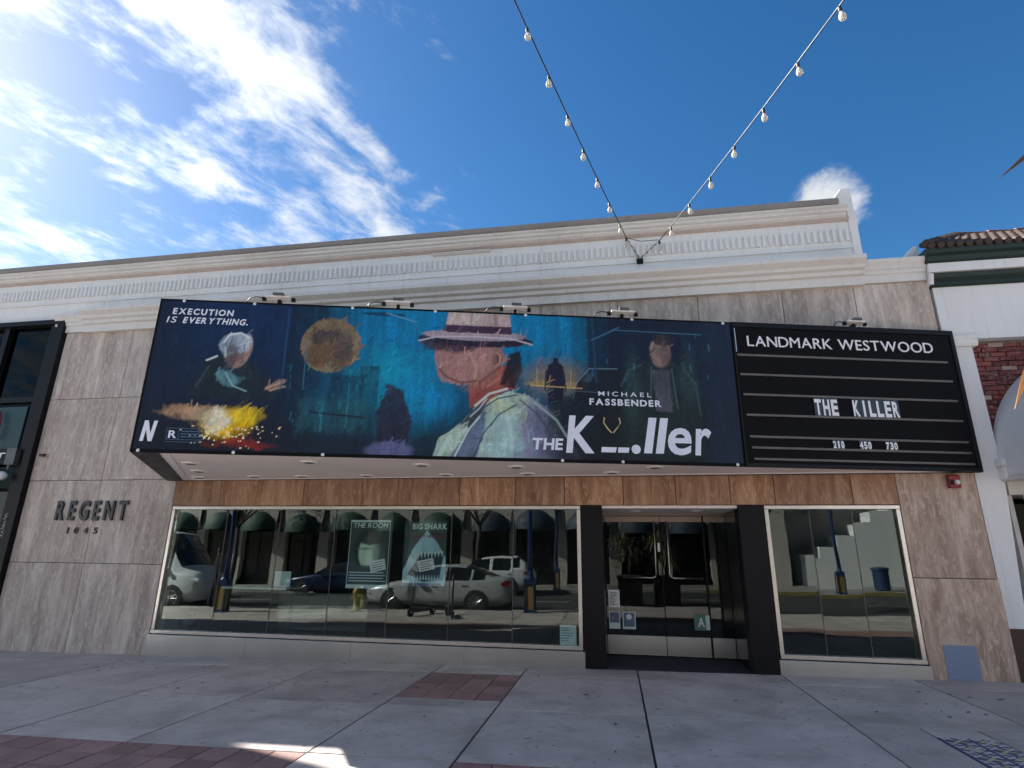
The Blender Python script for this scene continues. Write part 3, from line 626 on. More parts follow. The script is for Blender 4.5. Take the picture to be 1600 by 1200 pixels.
    P.lay(P.poly([(4.22, 3.42), (4.2, 3.9), (4.75, 4.05), (4.85, 3.72), (4.6, 3.62), (4.4, 3.48)], .05, .03, 6), (.26, .085, .075), 1, .4, (6, 8))
    P.lay(P.poly([(4.62, 3.75), (4.75, 4.2), (4.9, 4.25), (4.92, 3.95), (4.82, 3.7)], .05, .04, 6), (.012, .010, .016), .95, .3)
    P.lay(P.poly([(3.78, 3.86), (3.72, 4.1), (3.74, 4.36), (4.55, 4.42), (4.72, 4.1), (4.5, 3.86), (4.1, 3.72), (3.85, 3.76)], .05, .03, 5), (.33, .20, .19), 1, .35, (5, 7))
    P.lay(P.ell(4.3, 3.9, .28, .2, .8, .1, 6), (.38, .22, .19), .7, .4); P.lay(P.ell(3.95, 4.34, .42, .15, .5, .06, 6), (.045, .03, .045), .95, .3); P.lay(P.ell(4.58, 4.12, .07, .12, .5, .03, 9), (.22, .12, .11), .9, .5)
    P.lay(P.ell(4.28, 4.39, .79, .105, .08, .0, 5, -.01), (.02, .016, .032), 1, .3); P.lay(P.ell(4.26, 4.455, .72, .08, .12, .0, 5), (.34, .29, .33), .95, .4, (3, 10))
    P.lay(P.poly([(3.83, 4.46), (3.9, 4.86), (4.74, 4.86), (4.78, 4.46)], .03, .0, 5), (.40, .33, .32), 1, .4, (8, 3)); P.lay(P.poly([(3.82, 4.49), (3.845, 4.60), (4.765, 4.60), (4.78, 4.49)], .02, .0, 5), (.055, .03, .06), 1, .3)
    P.lay(P.ell(4.2, 4.72, .3, .1, .8, .1, 7), (.50, .45, .42), .5)
    # dark upright in front of the teal light, lilac cuff of cloud
    P.lay(P.poly([(3.02, 2.72), (2.98, 3.35), (3.1, 3.72), (3.34, 3.62), (3.45, 3.1), (3.42, 2.72)], .08, .12, 5), (.022, .02, .04), .92, .7, (8, 8))
    P.lay(P.ell(3.2, 2.82, .3, .12, .5, .1, 6), (.11, .12, .22), .85, .6)
    # walker far off in a warm lamp glow, parked car shape
    P.lay(P.ell(5.4, 3.86, .42, .26, .9, .1, 4), (.20, .16, .12), .85, .5); P.lay(P.ell(5.4, 3.78, .4, .05, .6, .05, 5), (.36, .26, .13), .7, .4)
    P.lay(P.poly([(5.3, 3.5), (5.25, 3.85), (5.29, 4.06), (5.35, 4.1), (5.36, 4.17), (5.42, 4.17), (5.43, 4.1), (5.49, 4.05), (5.52, 3.85), (5.47, 3.5)], .025, .02, 8), (.012, .012, .028), 1, .3)
    P.lay(P.poly([(5.62, 3.5), (5.68, 3.8), (5.85, 4.02), (6.3, 4.02), (6.3, 3.5)], .05, .04, 6), (.008, .012, .02), .95, .5); P.lay(P.ell(5.82, 3.9, .09, .07, .5, .02, 8), (.05, .08, .11), .8)
    P.lay(sm(U, 5.0, 5.5)*sm(Z, 3.75, 3.5), (.007, .009, .013), .9, .3)
    # dim onlooker in an olive coat
    P.lay(P.poly([(6.25, 2.8), (6.3, 3.7), (6.55, 4.1), (6.85, 4.2), (7.2, 4.1), (7.4, 3.75), (7.45, 2.8)], .12, .1, 4), (.014, .026, .026), .85, .6, (9, 3))
    P.lay(P.poly([(6.78, 3.45), (6.75, 4.05), (6.98, 4.05), (7.02, 3.45)], .06, .05, 6), (.085, .085, .11), .8, .4)
    P.lay(P.ell(6.88, 4.32, .15, .24, .25, .03, 7), (.21, .15, .14), 1, .45, (8, 6)); P.lay(P.ell(6.93, 4.5, .16, .09, .5, .03, 7), (.02, .02, .025), .9); P.lay(P.ell(6.95, 4.27, .08, .18, .6, .03, 8), (.08, .055, .06), .6)
    P.lay(P.ell(7.25, 3.9, .12, .5, .8, .1, 6), (.03, .055, .06), .6, .6, (12, 3)); P.lay(P.ell(6.45, 3.8, .10, .5, .8, .1, 6), (.03, .06, .06), .6, .6, (12, 3))
    P.lay(sm(U, 7.3, 7.6), (.012, .022, .042), .75, .3)
    n = vnoise(U+3, Z+3, 26, 2.2, 77, 4)[..., None]; P.c *= (.72+.56*n); n = vnoise(U+3, Z+3, 30, 30, 78, 3)[..., None]; P.c *= (.85+.3*n)
    # brush strokes: short dabs that drag a nearby colour along one direction
    rr = np.random.default_rng(8); P.c = np.clip(P.c, 0, 1)
    for ln, wd_, cnt, var in ((22, 4, 2600, .16), (12, 3, 9000, .20), (6, 2, 9000, .24)):
        ii = rr.integers(0, P.nu-ln-1, cnt); jj = rr.integers(8, P.nz-12, cnt); ang = rr.normal(1.2, .6, cnt); br = 1+rr.normal(0, var, cnt); hu = 1+rr.normal(0, .07, (cnt, 3))
        for q in range(cnt):
            col = np.clip(P.c[ii[q], jj[q]]*br[q]*hu[q], 0, 1); dx, dz = math.cos(ang[q]), math.sin(ang[q])
            for k in range(0, ln, 1):
                a = int(ii[q]+dx*k*.5); b2 = int(jj[q]+dz*k*.5)
                if 0 <= a < P.nu-3 and 0 <= b2 < P.nz-3:
                    if np.abs(P.c[a, b2]-P.c[ii[q], jj[q]]).sum() > .04+.22*P.c[ii[q], jj[q]].sum(): break
                    P.c[a:a+max(1, wd_//2), b2:b2+max(1, wd_//2)] = P.c[a:a+max(1, wd_//2), b2:b2+max(1, wd_//2)]*.55+col*.45
    def stroke(pts, wd_, col, al=.85):
        m_ = np.zeros(U.shape)
        for (x0, y0), (x1, y1) in zip(pts[:-1], pts[1:]):
            dx, dy = x1-x0, y1-y0; t_ = np.clip(((U-x0)*dx+(Z-y0)*dy)/(dx*dx+dy*dy+1e-9), 0, 1); m_ = np.maximum(m_, np.clip((wd_-np.hypot(U-x0-t_*dx, Z-y0-t_*dy))/.008+.5, 0, 1))
        P.c = P.c*(1-m_[..., None]*al)+np.array(col)*m_[..., None]*al
    for pts, wd_, col, al in (
        ([(3.50, 4.35), (3.75, 4.42), (4.25, 4.44), (4.8, 4.42), (5.06, 4.35)], .012, (.55, .50, .56), .8), ([(3.92, 4.62), (3.98, 4.78)], .02, (.62, .56, .52), .6), ([(4.2, 4.63), (4.22, 4.79)], .014, (.25, .2, .2), .6), ([(4.55, 4.62), (4.53, 4.79)], .02, (.22, .17, .18), .7),
        ([(3.80, 3.95), (3.9, 3.84), (4.1, 3.76), (4.3, 3.80)], .016, (.14, .07, .07), .8), ([(4.18, 4.22), (4.3, 4.0), (4.28, 3.85)], .02, (.47, .31, .27), .6), ([(4.56, 4.22), (4.63, 4.16), (4.61, 4.05), (4.55, 4.01)], .012, (.42, .25, .22), .9), ([(4.58, 4.18), (4.59, 4.08)], .010, (.06, .03, .03), .9), ([(4.35, 3.78), (4.55, 3.95), (4.62, 4.0)], .02, (.12, .04, .04), .6), ([(4.45, 3.72), (4.62, 3.85)], .014, (.48, .22, .18), .6),
        ([(4.3, 3.45), (4.48, 3.62), (4.72, 3.70)], .016, (.55, .62, .60), .9), ([(4.38, 3.4), (4.6, 3.56), (4.86, 3.62)], .010, (.03, .05, .09), .9), ([(4.24, 3.3), (4.36, 3.42), (4.45, 3.55)], .010, (.5, .58, .66), .8),
        ([(4.3, 2.76), (4.42, 3.08), (4.62, 3.34), (4.85, 3.48)], .009, (.03, .05, .08), .9), ([(4.05, 2.76), (4.22, 3.12), (4.36, 3.3)], .012, (.62, .70, .70), .8), ([(3.86, 2.78), (3.98, 3.02)], .03, (.50, .66, .62), .7), ([(4.9, 3.55), (5.15, 3.35), (5.33, 3.05), (5.4, 2.8)], .009, (.04, .05, .09), .85), ([(5.1, 3.52), (5.4, 3.28), (5.6, 2.95)], .016, (.36, .46, .50), .6), ([(4.75, 3.3), (4.8, 2.9)], .03, (.52, .66, .62), .5), ([(4.95, 3.2), (5.02, 2.8)], .025, (.26, .18, .32), .6), ([(4.6, 3.15), (4.55, 2.8)], .02, (.30, .42, .42), .6),
        ([(.92, 4.22), (.98, 4.33), (1.12, 4.36), (1.24, 4.30)], .014, (.62, .68, .74), .9), ([(.95, 4.15), (.97, 4.02)], .012, (.45, .52, .58), .8), ([(1.02, 4.3), (1.0, 4.12)], .008, (.1, .12, .15), .8), ([(.74, 3.96), (.86, 4.02)], .014, (.55, .62, .68), .9), ([(1.0, 3.8), (1.12, 3.62), (1.3, 3.55)], .010, (.35, .5, .55), .7), ([(1.55, 3.6), (1.72, 3.68)], .012, (.45, .33, .27), .8), ([(1.6, 3.57), (1.78, 3.63)], .012, (.40, .29, .24), .8), ([(.66, 3.6), (.78, 3.88)], .012, (.04, .07, .09), .7),
        ([(6.74, 4.08), (6.7, 3.5)], .012, (.06, .10, .10), .8), ([(7.03, 4.06), (7.08, 3.5)], .012, (.06, .10, .10), .8), ([(6.3, 3.8), (6.42, 4.02), (6.6, 4.12)], .012, (.05, .085, .085), .7), ([(7.2, 4.08), (7.36, 3.85), (7.4, 3.4)], .012, (.05, .085, .085), .7), ([(6.76, 4.38), (6.8, 4.46)], .010, (.36, .28, .26), .7),
        ([(5.68, 3.82), (5.86, 4.03), (6.25, 4.04)], .007, (.16, .24, .30), .8), ([(5.66, 3.7), (6.2, 3.68)], .005, (.12, .17, .20), .7), ([(5.05, 3.76), (5.75, 3.74)], .008, (.62, .46, .22), .7), ([(5.13, 3.76), (5.13, 4.02)], .006, (.5, .42, .28), .6), ([(5.6, 3.76), (5.6, 3.98)], .005, (.5, .42, .28), .6), ([(5.26, 3.98), (5.24, 3.7)], .012, (.02, .02, .04), .9), ([(5.5, 3.98), (5.53, 3.7)], .012, (.02, .02, .04), .9),
        ([(3.02, 4.74), (3.45, 4.62)], .004, (.45, .62, .72), .6), ([(5.92, 4.8), (5.95, 3.85)], .02, (.02, .05, .09), .8), ([(5.9, 4.45), (6.3, 4.66)], .012, (.06, .14, .22), .8), ([(6.2, 4.62), (7.5, 4.60)], .006, (.10, .22, .32), .7), ([(2.0, 4.3), (2.02, 3.6)], .008, (.06, .16, .24), .7), ([(1.72, 4.75), (1.74, 3.6)], .010, (.03, .08, .15), .7), ([(2.62, 3.7), (2.62, 3.1)], .010, (.05, .20, .26), .6), ([(2.3, 3.4), (2.3, 3.05)], .012, (.06, .22, .26), .6), ([(2.15, 3.3), (2.85, 3.24)], .014, (.01, .012, .02), .8)):
        stroke(pts, wd_, col, al)
    rr = np.random.default_rng(12)
    for q in range(46):      # lit windows and rain-wet streaks of the painted street
        x_, z_ = (rr.uniform(1.75, 3.0), rr.uniform(3.0, 4.0)) if q < 26 else (rr.uniform(5.9, 7.6), rr.uniform(3.9, 4.7))
        if abs(x_-6.9) < .4: continue
        stroke([(x_, z_), (x_+rr.normal(0, .004), z_-rr.uniform(.03, .10))], rr.uniform(.004, .010), (.04+rr.random()*.06, .16+rr.random()*.14, .22+rr.random()*.16), .5)
    g_ = P.c.mean(-1, keepdims=True); P.c = np.clip(g_+(P.c-g_)*1.25, 0, 1)*1.05
    P.mesh('artwork', 'vinyl_print', -.0135, bn)
    y = -.0155
    text_parts(bn, 'EXECUTION', .19, .98, 4.60, .085, y, 'print_white', 'printed_letter', .002, bold=.03, gap=.17, shear=.06)
    text_parts(bn, 'IS', .13, .25, 4.475, .085, y, 'print_white', 'printed_letter', .002, bold=.005, gap=.2, shear=.2); text_parts(bn, 'EVERYTHING.', .34, 1.19, 4.475, .085, y, 'print_white', 'printed_letter', .002, bold=.03, gap=.17, shear=.2)
    text_parts(bn, 'MICHAEL', 5.975, 6.715, 3.645, .062, y, 'print_white', 'printed_letter', .002, bold=.004, gap=.35); text_parts(bn, 'FASSBENDER', 5.85, 6.85, 3.515, .088, y, 'print_white', 'printed_letter', .002, bold=.03, gap=.16)
    # title
    def tl(ch, x0, x1, z0, cap, **kw): text_parts(bn, ch, x0, x1, z0, cap, y, 'print_white', 'title_letter', .002, bold=kw.get('bold', .035), shear=.10, gap=.07)
    tl('THE', 5.06, 5.47, 2.885, .15, bold=.03); tl('K', 5.52, 5.90, 2.865, .49, bold=.028)
    b = B(); b.prism([(5.99, 2.865), (6.185, 2.865), (6.205, 2.935), (6.0, 2.935)], y-.001, y+.001, 'y'); b.obj('title_dash', 'print_white', bn)
    b = B(); b.prism([(6.215, 2.865), (6.36, 2.865), (6.375, 2.935), (6.225, 2.935)], y-.001, y+.001, 'y'); b.obj('title_dash', 'print_white', bn)
    b = B(); b.prism([(6.465+.062*math.cos(a*math.pi/10), 2.915+.062*math.sin(a*math.pi/10)) for a in range(20)], y-.001, y+.001, 'y'); b.obj('title_dot', 'print_white', bn)
    for x in (6.57, 6.73): b = B(); b.prism([(x, 2.865), (x+.11, 2.865), (x+.20, 3.355), (x+.09, 3.355)], y-.001, y+.001, 'y'); b.obj('title_letter', 'print_white', bn)
    tl('e', 6.89, 7.22, 2.87, .52, bold=.018); tl('r', 7.275, 7.49, 2.87, .52, bold=.022)
    b = B()
    for s in (-1, 1): b.path([(6.15+s*.10, y, 3.34), (6.15+s*.115, y, 3.27), (6.15+s*.07, y, 3.2), (6.15+s*.01, y, 3.13)], .009, 6)
    b.obj('wishbone_mark', 'tile_yellow', bn)
    # studio letter and rating box
    b = B(); b.prism([(.09, 2.86), (.135, 2.86), (.16, 3.125), (.115, 3.125)], y-.001, y+.001, 'y'); b.prism([(.115+.08, 2.86), (.24, 2.86), (.275, 3.125), (.23, 3.125)], y-.001, y+.001, 'y'); b.obj('studio_letter', 'print_white', bn)
    b = B(); b.prism([(.117, 3.125), (.162, 3.125), (.238, 2.86), (.193, 2.86)], y-.0025, y-.0012, 'y'); b.obj('studio_letter', 'print_white', bn)
    b = B(); x0, x1, z0, z1 = .40, .86, 2.885, 3.04; t = .008
    b.box(x0, x1, y-.001, y+.001, z1-t, z1); b.box(x0, x1, y-.001, y+.001, z0, z0+t); b.box(x0, x0+t, y-.001, y+.001, z0+t, z1-t); b.box(x1-t, x1, y-.001, y+.001, z0+t, z1-t); b.box(x0+.15, x0+.15+t, y-.001, y+.001, z0+t, z1-t); b.box(x0, x1, y-.001, y+.001, z0-.03, z0-.022)
    for k in range(3): b.box(x0+.18, x1-.03, y-.001, y+.001, z1-.05-k*.035, z1-.034-k*.035)
    b.obj('rating_box', 'print_blue', bn); text_line(bn, 'rating_letter', 'R', .43, .53, 2.91, .095, y, 'print_white', bold=.02)
    for u in (.31, 1.24, 2.56, 3.70, 4.97, 6.50, 7.84): b = B(); b.lathe([(.018, 0), (.022, .004), (.012, .01)], 10); o = b.obj('banner_screw', 'lens_white', bn); o.location = (u, -.012, 4.795); o.rotation_euler = (R(90), 0, 0)
    for u in (.10, 1.26, 2.37, 5.47, 6.28, 7.85): b = B(); b.lathe([(.018, 0), (.022, .004), (.012, .01)], 10); o = b.obj('banner_screw', 'lens_white', bn); o.location = (u, -.012, 2.742); o.rotation_euler = (R(90), 0, 0)
marquee()

# ------------------------------------------------------------------ things on and in the shop front
def alarm():
    t = thing('fire_alarm', 'small red fire alarm strobe on the brown stone under the marquee right end', 'alarm', (4.70, 0, 2.60))
    b = B(); b.box(-.075, .075, -.075, -.004, -.09, .09); b.obj('housing', 'alarm_red', t, bevel=.015)
    b = B(); b.lathe([(.0, .03), (.02, .028), (.034, .012), (.036, 0)], 14); o = b.obj('strobe', 'lens_white', t, smooth=True); o.location = (.03, -.075, -.015); o.rotation_euler = (R(90), 0, 0)
    b = B(); b.box(-.06, -.015, -.079, -.075, -.05, .02); b.obj('grille', 'black_metal', t)
alarm()
def sheet(name, label, x0, x1, z0, z1, y, mat='paper', cat='notice', lines=6, ink='rail_grey'):
    t = thing(name, label, cat, ((x0+x1)/2, y, z0)); hx, h = (x1-x0)/2, z1-z0
    b = B(); b.box(-hx, hx, -.001, .001, 0, h); b.obj('sheet', mat, t)
    b = B()
    for k in range(lines):
        z = h*(.86-.76*k/max(1, lines)); e = random.uniform(.5, .82); b.box(-hx*.8, hx*(2*e-1), -.0022, -.0014, z-h*.035, z)
    if lines: b.obj('print', ink, t)
    return t, hx, h
YW = .085
sheet('notice', 'pale blue printed notice low at the right corner of the long window', -.84, -.60, .29, .56, YW)
DY = 1.095
sheet('notice', 'white text notice highest of the three papers on the left door', -.13, .05, .74, 1.01, DY, 'letter_white', lines=9)
t, hx, h = sheet('notice', 'gold and blue card below the white notice on the left door', -.13, .045, .42, .68, DY, 'paper', lines=0)
b = B(); b.box(-hx*.85, hx*.85, -.003, -.002, h*.35, h*.95); o = b.obj('print', 'paper_blue', t); b = B(); b.prism([(-hx*.6, h*.62), (-hx*.2, h*.45), (hx*.2, h*.9), (-hx*.1, h*.7)], -.0042, -.0035, 'y'); b.obj('print', 'paper_gold', t)
t, hx, h = sheet('notice', 'navy card with a round white seal, right of the gold card on the left door', .085, .29, .42, .68, DY, 'paper', lines=0)
b = B(); b.box(-hx*.85, hx*.85, -.003, -.002, h*.14, h*.95); b.obj('print', 'paper_blue', t); b = B(); b.prism([(math.cos(k*math.pi/10)*hx*.42, h*.7+math.sin(k*math.pi/10)*hx*.42) for k in range(20)], -.0042, -.0035, 'y'); b.obj('seal', 'letter_white', t)
t, hx, h = sheet('grade_card', 'green health grade card lettered A at the foot of the right door', 1.20, 1.44, .44, .67, DY-.022, 'paper_green', 'card', lines=0)
text_line(t, 'grade_letter', 'A', -hx*.55, hx*.28, h*.22, h*.58, -.003, 'letter_white', bold=.02); b = B(); b.box(hx*.45, hx*.97, -.003, -.0015, h*.04, h*.96); b.obj('side_strip', 'paper', t)
def poster(label, x0, x1, z0, z1, kind):
    t = thing('film_poster', label, 'poster', ((x0+x1)/2, YW, z0)); hx, h = (x1-x0)/2, z1-z0
    b = B(); b.box(-hx, hx, .0, .003, 0, h); b.obj('sheet', 'dark_interior' if kind else 'paper', t)
    P = Paint(-hx*.97, hx*.97, h*.01, h*.99, 70, 100, (.02, .03, .03))
    if kind == 0:
        P.lay(P.ell(0, h*.56, hx*.74, h*.32, .5, .03, 6), (.012, .016, .016), 1, .2); P.lay(P.ell(.0, h*.52, hx*.50, h*.24, .3, .02, 6), (.20, .25, .205), .95, .25)
        P.lay(P.ell(.17, h*.50, hx*.28, h*.26, .8, .03, 6), (.05, .065, .058), .75); P.lay(P.ell(-.06, h*.575, hx*.40, h*.018, .8, .02, 6), (.06, .075, .065), .7); P.lay(P.ell(0, h*.72, hx*.6, h*.09, .5, .05, 6), (.012, .016, .016), .95, .2)
        P.lay(P.poly([(-hx, 0), (hx, 0), (hx, h*.30), (.1, h*.33), (-.1, h*.33), (-hx, h*.28)], .04, .02, 5), (.02, .03, .03), .9)
    else:
        P.lay(P.poly([(-hx, h*.2), (-.2, h*.55), (.02, h*.86), (.2, h*.66), (hx, h*.42), (hx, .0), (-hx, 0)], .03, .02, 6), (.16, .22, .25), .95, .4)
        P.lay(P.poly([(-hx*.75, h*.18), (-.05, h*.5), (hx*.9, h*.5), (hx*.7, h*.12), (0, h*.06)], .03, .02, 6), (.015, .025, .035), 1, .3)
    P.c = np.clip(P.c*3.6, 0, 1)
    P.mesh('artwork', 'vinyl_print', -.0015, t)
    y = -.004
    if kind == 0:
        text_line(t, 'title', 'THE ROOM', -hx*.88, hx*.86, h*.885, h*.072, y, 'paper', bold=.02, shear=.2); b = B(); b.box(-hx, hx, y, -.002, h*.968, h*.998); b.box(-hx, hx, y, -.002, 0, h*.055); b.obj('white_band', 'paper', t)
        b = B()
        for k in range(4): b = B(); b.box(-hx*.9, hx*(.9-.1*(k % 2)), y, -.002, h*(.10+.04*k), h*(.112+.04*k)); b.obj('credit_line', 'paper', t)
    else:
        text_line(t, 'title', 'BIG SHARK', -hx*.62, hx*.98, h*.87, h*.085, y, 'paper', bold=.03); text_line(t, 'byline', 'TOMMY WISEAU', -hx*.8, hx*.9, h*.735, h*.05, y, 'alarm_red', bold=.02)
        b = B()
        for k in range(9):
            x = -hx*.5+k*hx*.155; b.prism([(x, h*.5+k*h*.004), (x+hx*.12, h*.5+k*h*.004), (x+hx*.06, h*.40+k*h*.005)], y, -.002, 'y')
            x = -hx*.45+k*hx*.13; b.prism([(x, h*.10), (x+hx*.1, h*.10), (x+hx*.05, h*.18)], y, -.002, 'y')
        b.obj('teeth', 'paper', t)
        b = B(); b.box(-hx, hx*.8, y, -.002, .0, h*.05); b.obj('white_band', 'paper_blue', t)
    m_ = Matrix.Translation((hx*(.5 if kind == 0 else .1), 0, h*(.33 if kind == 0 else .32))) @ Matrix.Rotation(R(-12), 4, 'Y')
    b = B(); b.box(-.13, .13, -.008, -.005, -.085, .085, m_); o = b.obj('taped_note', 'letter_white', t)
    b = B()
    for k in range(4): b.box(-.1, .09-.03*(k % 2), -.0095, -.0085, .045-.035*k, .055-.035*k, m_)
    b.obj('print', 'rail_grey', o)
poster('greenish portrait film poster titled THE ROOM inside the long window', -4.27, -3.58, 1.0, 2.06, 0)
poster('film poster titled BIG SHARK with toothed jaws inside the long window', -3.34, -2.62, 1.05, 2.05, 1)
def stand():
    t = thing('display_counter', 'slim white-topped counter just inside the long window', 'counter', (-5.9, .35, 0))
    b = B(); b.box(-.75, .45, 0, .5, .93, .96); b.obj('top', 'counter_white', t)
    b = B(); b.box(.32, .34, .02, .48, 0, .93); b.box(.34, 1.9, .03, .05, .02, .9); b.obj('glass_front', 'clear_glass', t)
    b = B(); b.box(-.72, -.66, .05, .45, 0, .93); b.obj('leg', 'black_metal', t)
    t2, hx, h = sheet('leaflet_holder', 'white leaflet standing on the counter inside the long window', -5.78, -5.48, .965, 1.22, .5, 'paper', 'leaflet', 0)
    t3 = thing('dark_globe', 'dark glossy globe on a short stem in the lower left corner of the long window', 'ornament', (-7.25, .45, 0))
    b = B(); b.lathe([(.0, 0), (.11, .01), (.11, .03), (.02, .05), (.02, .3), (.0, .3)], 16); b.obj('base', 'black_metal', t3)
    b = B(); b.lathe([(.0, -.06), (.08, -.05), (.15, -.02), (.16, 0), (.15, .02), (.06, .05), (0, .06)], 20); o = b.obj('head', 'black_gloss', t3, smooth=True); o.location = (0, -.02, .38); o.rotation_euler = (R(80), 0, R(20))
stand()

# ------------------------------------------------------------------ string lights
def strings():
    A = Vector((.61, -.03, 6.42))
    br = thing('wall_anchor', 'small black anchor plate holding the string lights on the white wall', 'anchor', (.61, .0, 6.39))
    b = B(); b.box(-.055, .055, -.03, .018, -.045, .045); b.obj('plate', 'black_metal', br, bevel=.004); b = B(); b.tube((-.02, -.03, .02), (-.03, -.06, .05), .008); b.tube((.02, -.03, .02), (.03, -.06, .05), .008); b.obj('eye_bolt', 'rail_grey', br)
    for nm, P1, dv, q2, lab in (('L', Vector((.2807, -.55, 6.807)), Vector((-.1664, -.6206, .0062)), .0035, 'string of clear bulbs rising from the wall anchor towards the upper left'), ('R', Vector((1.0936, -.55, 6.6816)), Vector((.2127, -.6106, -.0119)), .0037, 'string of clear bulbs rising from the wall anchor towards the upper right')):
        t = thing('string_light', lab, 'string lights', (.61, 0, 6.39), group='bulb strings over the street')
        NB = 29; pts = []
        P = lambda s: P1+dv*s+Vector((0, 0, q2*s*s if s > 0 else 0))
        b = B()
        for k in range(9):    # short chain from the anchor
            a = A.lerp(P(-.75), (k)/9); c = A.lerp(P(-.75), (k+.8)/9); b.tube(a, c, .009 if k % 2 else .005, n=6)
        b.obj('chain', 'cable_black', t, world=True)
        b = B(); b.path([P(-.75+s*.25) for s in range(int((NB+.75)/.25))], .0085, 6); b.obj('cable', 'cable_black', t, smooth=True, world=True)
        if nm == 'L': b = B(); b.path([P(-.72), P(-.72).lerp(Vector((.87, -.12, 6.66)), .5)-Vector((0, 0, .02)), Vector((.93, -.2, 6.66))], .006, 6); b.obj('cable', 'cable_black', t, world=True)
        sk = B().lathe([(.010, .0), (.016, -.012), (.019, -.05), (.019, -.07), (.0, -.07)], 10).mesh('socket', 'socket_black', True)
        gb = B().lathe([(.014, -.066), (.020, -.085), (.033, -.118), (.036, -.14), (.031, -.162), (.017, -.178), (.0, -.184)], 12).mesh('bulb', 'bulb_glass', True)
        fl = B().tube((0, 0, -.075), (0, 0, -.15), .006, n=6).mesh('filament', 'cornice_white')
        for i in range(-1, NB-1):
            p = P(i if i >= 0 else -.7)-Vector((.61, 0, 6.39)); ry = random.uniform(-.1, .1)
            o = inst(sk, 'socket', t, p, (random.uniform(-.1, .1), ry, 0)); inst(gb, 'bulb', o); inst(fl, 'filament', o)
strings()

# ------------------------------------------------------------------ left neighbour: black restaurant front; unseen tall front beyond, added for its shadow
def restaurant():
    t = thing('restaurant_front', 'black restaurant shopfront with tall dark glazing at the left edge', 'shopfront', (-13, 0, 0))
    L = lambda b, n, m, p=None, **k: b.obj(n, m, p or t, world=(p is None), **k)
    b = B(); b.box(-10.86, -10.705, -.10, .3, -.4, 5.96); b.box(-11.05, -10.86, -.05, .3, -.4, 5.90); L(b, 'jamb', 'black_metal')
    b = B(); b.box(-16, -10.86, -.10, .3, 5.88, 5.975); L(b, 'head', 'black_metal')
    b = B(); b.box(-16, -11.05, -.03, .2, 4.28, 4.38); b.box(-12.18, -12.06, -.04, .2, -.3, 5.88); L(b, 'transom_bar', 'black_metal')
    for x0, x1 in ((-16, -14.1), (-14.06, -12.18), (-12.06, -11.05)):
        for z0, z1 in ((4.38, 5.88), (2.62, 4.28)): b = B(); b.box(x0, x1, .05, .06, z0, z1); L(b, 'pane', 'dark_glass')
        b = B(); b.box(x0, x1, .0, .08, -.3, 2.55); L(b, 'lower_panel', 'black_gloss')
    b = B(); b.box(-11.95, -11.2, .02, .05, 3.2, 4.2); L(b, 'inner_panel', 'teal_print')
    b = B(); b.box(-16, -11.05, .25, .28, -.3, 5.88); L(b, 'back_wall', 'dark_interior')
    b = B(); b.box(-15, -11.22, -.13, -.02, 3.05, 3.34); s = b.obj('sign_box', 'black_metal', t, world=True)
    b = B(); b.box(-11.21, -11.0, -.14, .0, 3.04, 3.35); e = b.obj('sign_end', 'rail_grey', t, world=True)
    tx = B()
    for ch, v, f in layout('RESTAURANT', -13.2, -11.26, 3.12, .145, bold=.004, gap=.08, shear=.2, depth=.003): tx.add([(p[0], p[1]-.135, p[2]) for p in v], f)
    o = tx.obj('sign_lettering', 'letter_white', t, world=True)
    b = B(); b.tube((-11.12, -.1, 2.95), (-11.12, -.1, 3.05), .03); b.obj('lamp_stem', 'rail_grey', t, world=True)
    b = B(); b.lathe([(.0, .06), (.05, .055), (.10, .0), (.09, -.06), (.04, -.10), (0, -.105)], 14, (-11.16, -.16, 2.85)); b.obj('lamp_globe', 'lens_white', t, world=True, smooth=True)
    b = B(); pts = [(-11.75, -.05, 4.1), (-11.68, -.06, 3.95), (-11.66, -.06, 3.75), (-11.70, -.05, 3.55)]; b.path(pts, .03, 8); b.obj('pink_tube', 'sign_pink', t, world=True, smooth=True)
    b = B()
    for k in range(7):
        z = 1.75+k*.06; b.tube((-10.98+.02*math.sin(k*2.1), -.055, z), (-10.90+.03*math.cos(k*1.7), -.055, z+.05), .006, n=5); b.tube((-10.97, -.055, z+.03), (-10.92+.02*math.sin(k), -.055, z-.02), .005, n=5)
    b.obj('graffiti_tag', 'graffiti', t, world=True)
    n = thing('shade_block', 'unseen stucco building beyond the restaurant, tall front added to shade the sidewalk', 'building', (-18, 0, 0))
    b = B(); b.box(-30, -22.2, .3, 14, -.6, 6.4); b.obj('wall', 'opposite_stucco', n, world=True)
    b = B(); b.box(-30, -14.9, .10, .34, 7.0, 9.5); b.box(-30, -22.2, .02, .3, -.6, 7.0); b.obj('shade_front', 'opposite_stucco', n, world=True); b = B(); b.box(-30.1, -14.85, .04, .40, 9.5, 9.65); b.obj('coping', 'coping_taupe', n, world=True)  # raised front kept out of view, added to shade the left foreground sidewalk
restaurant()

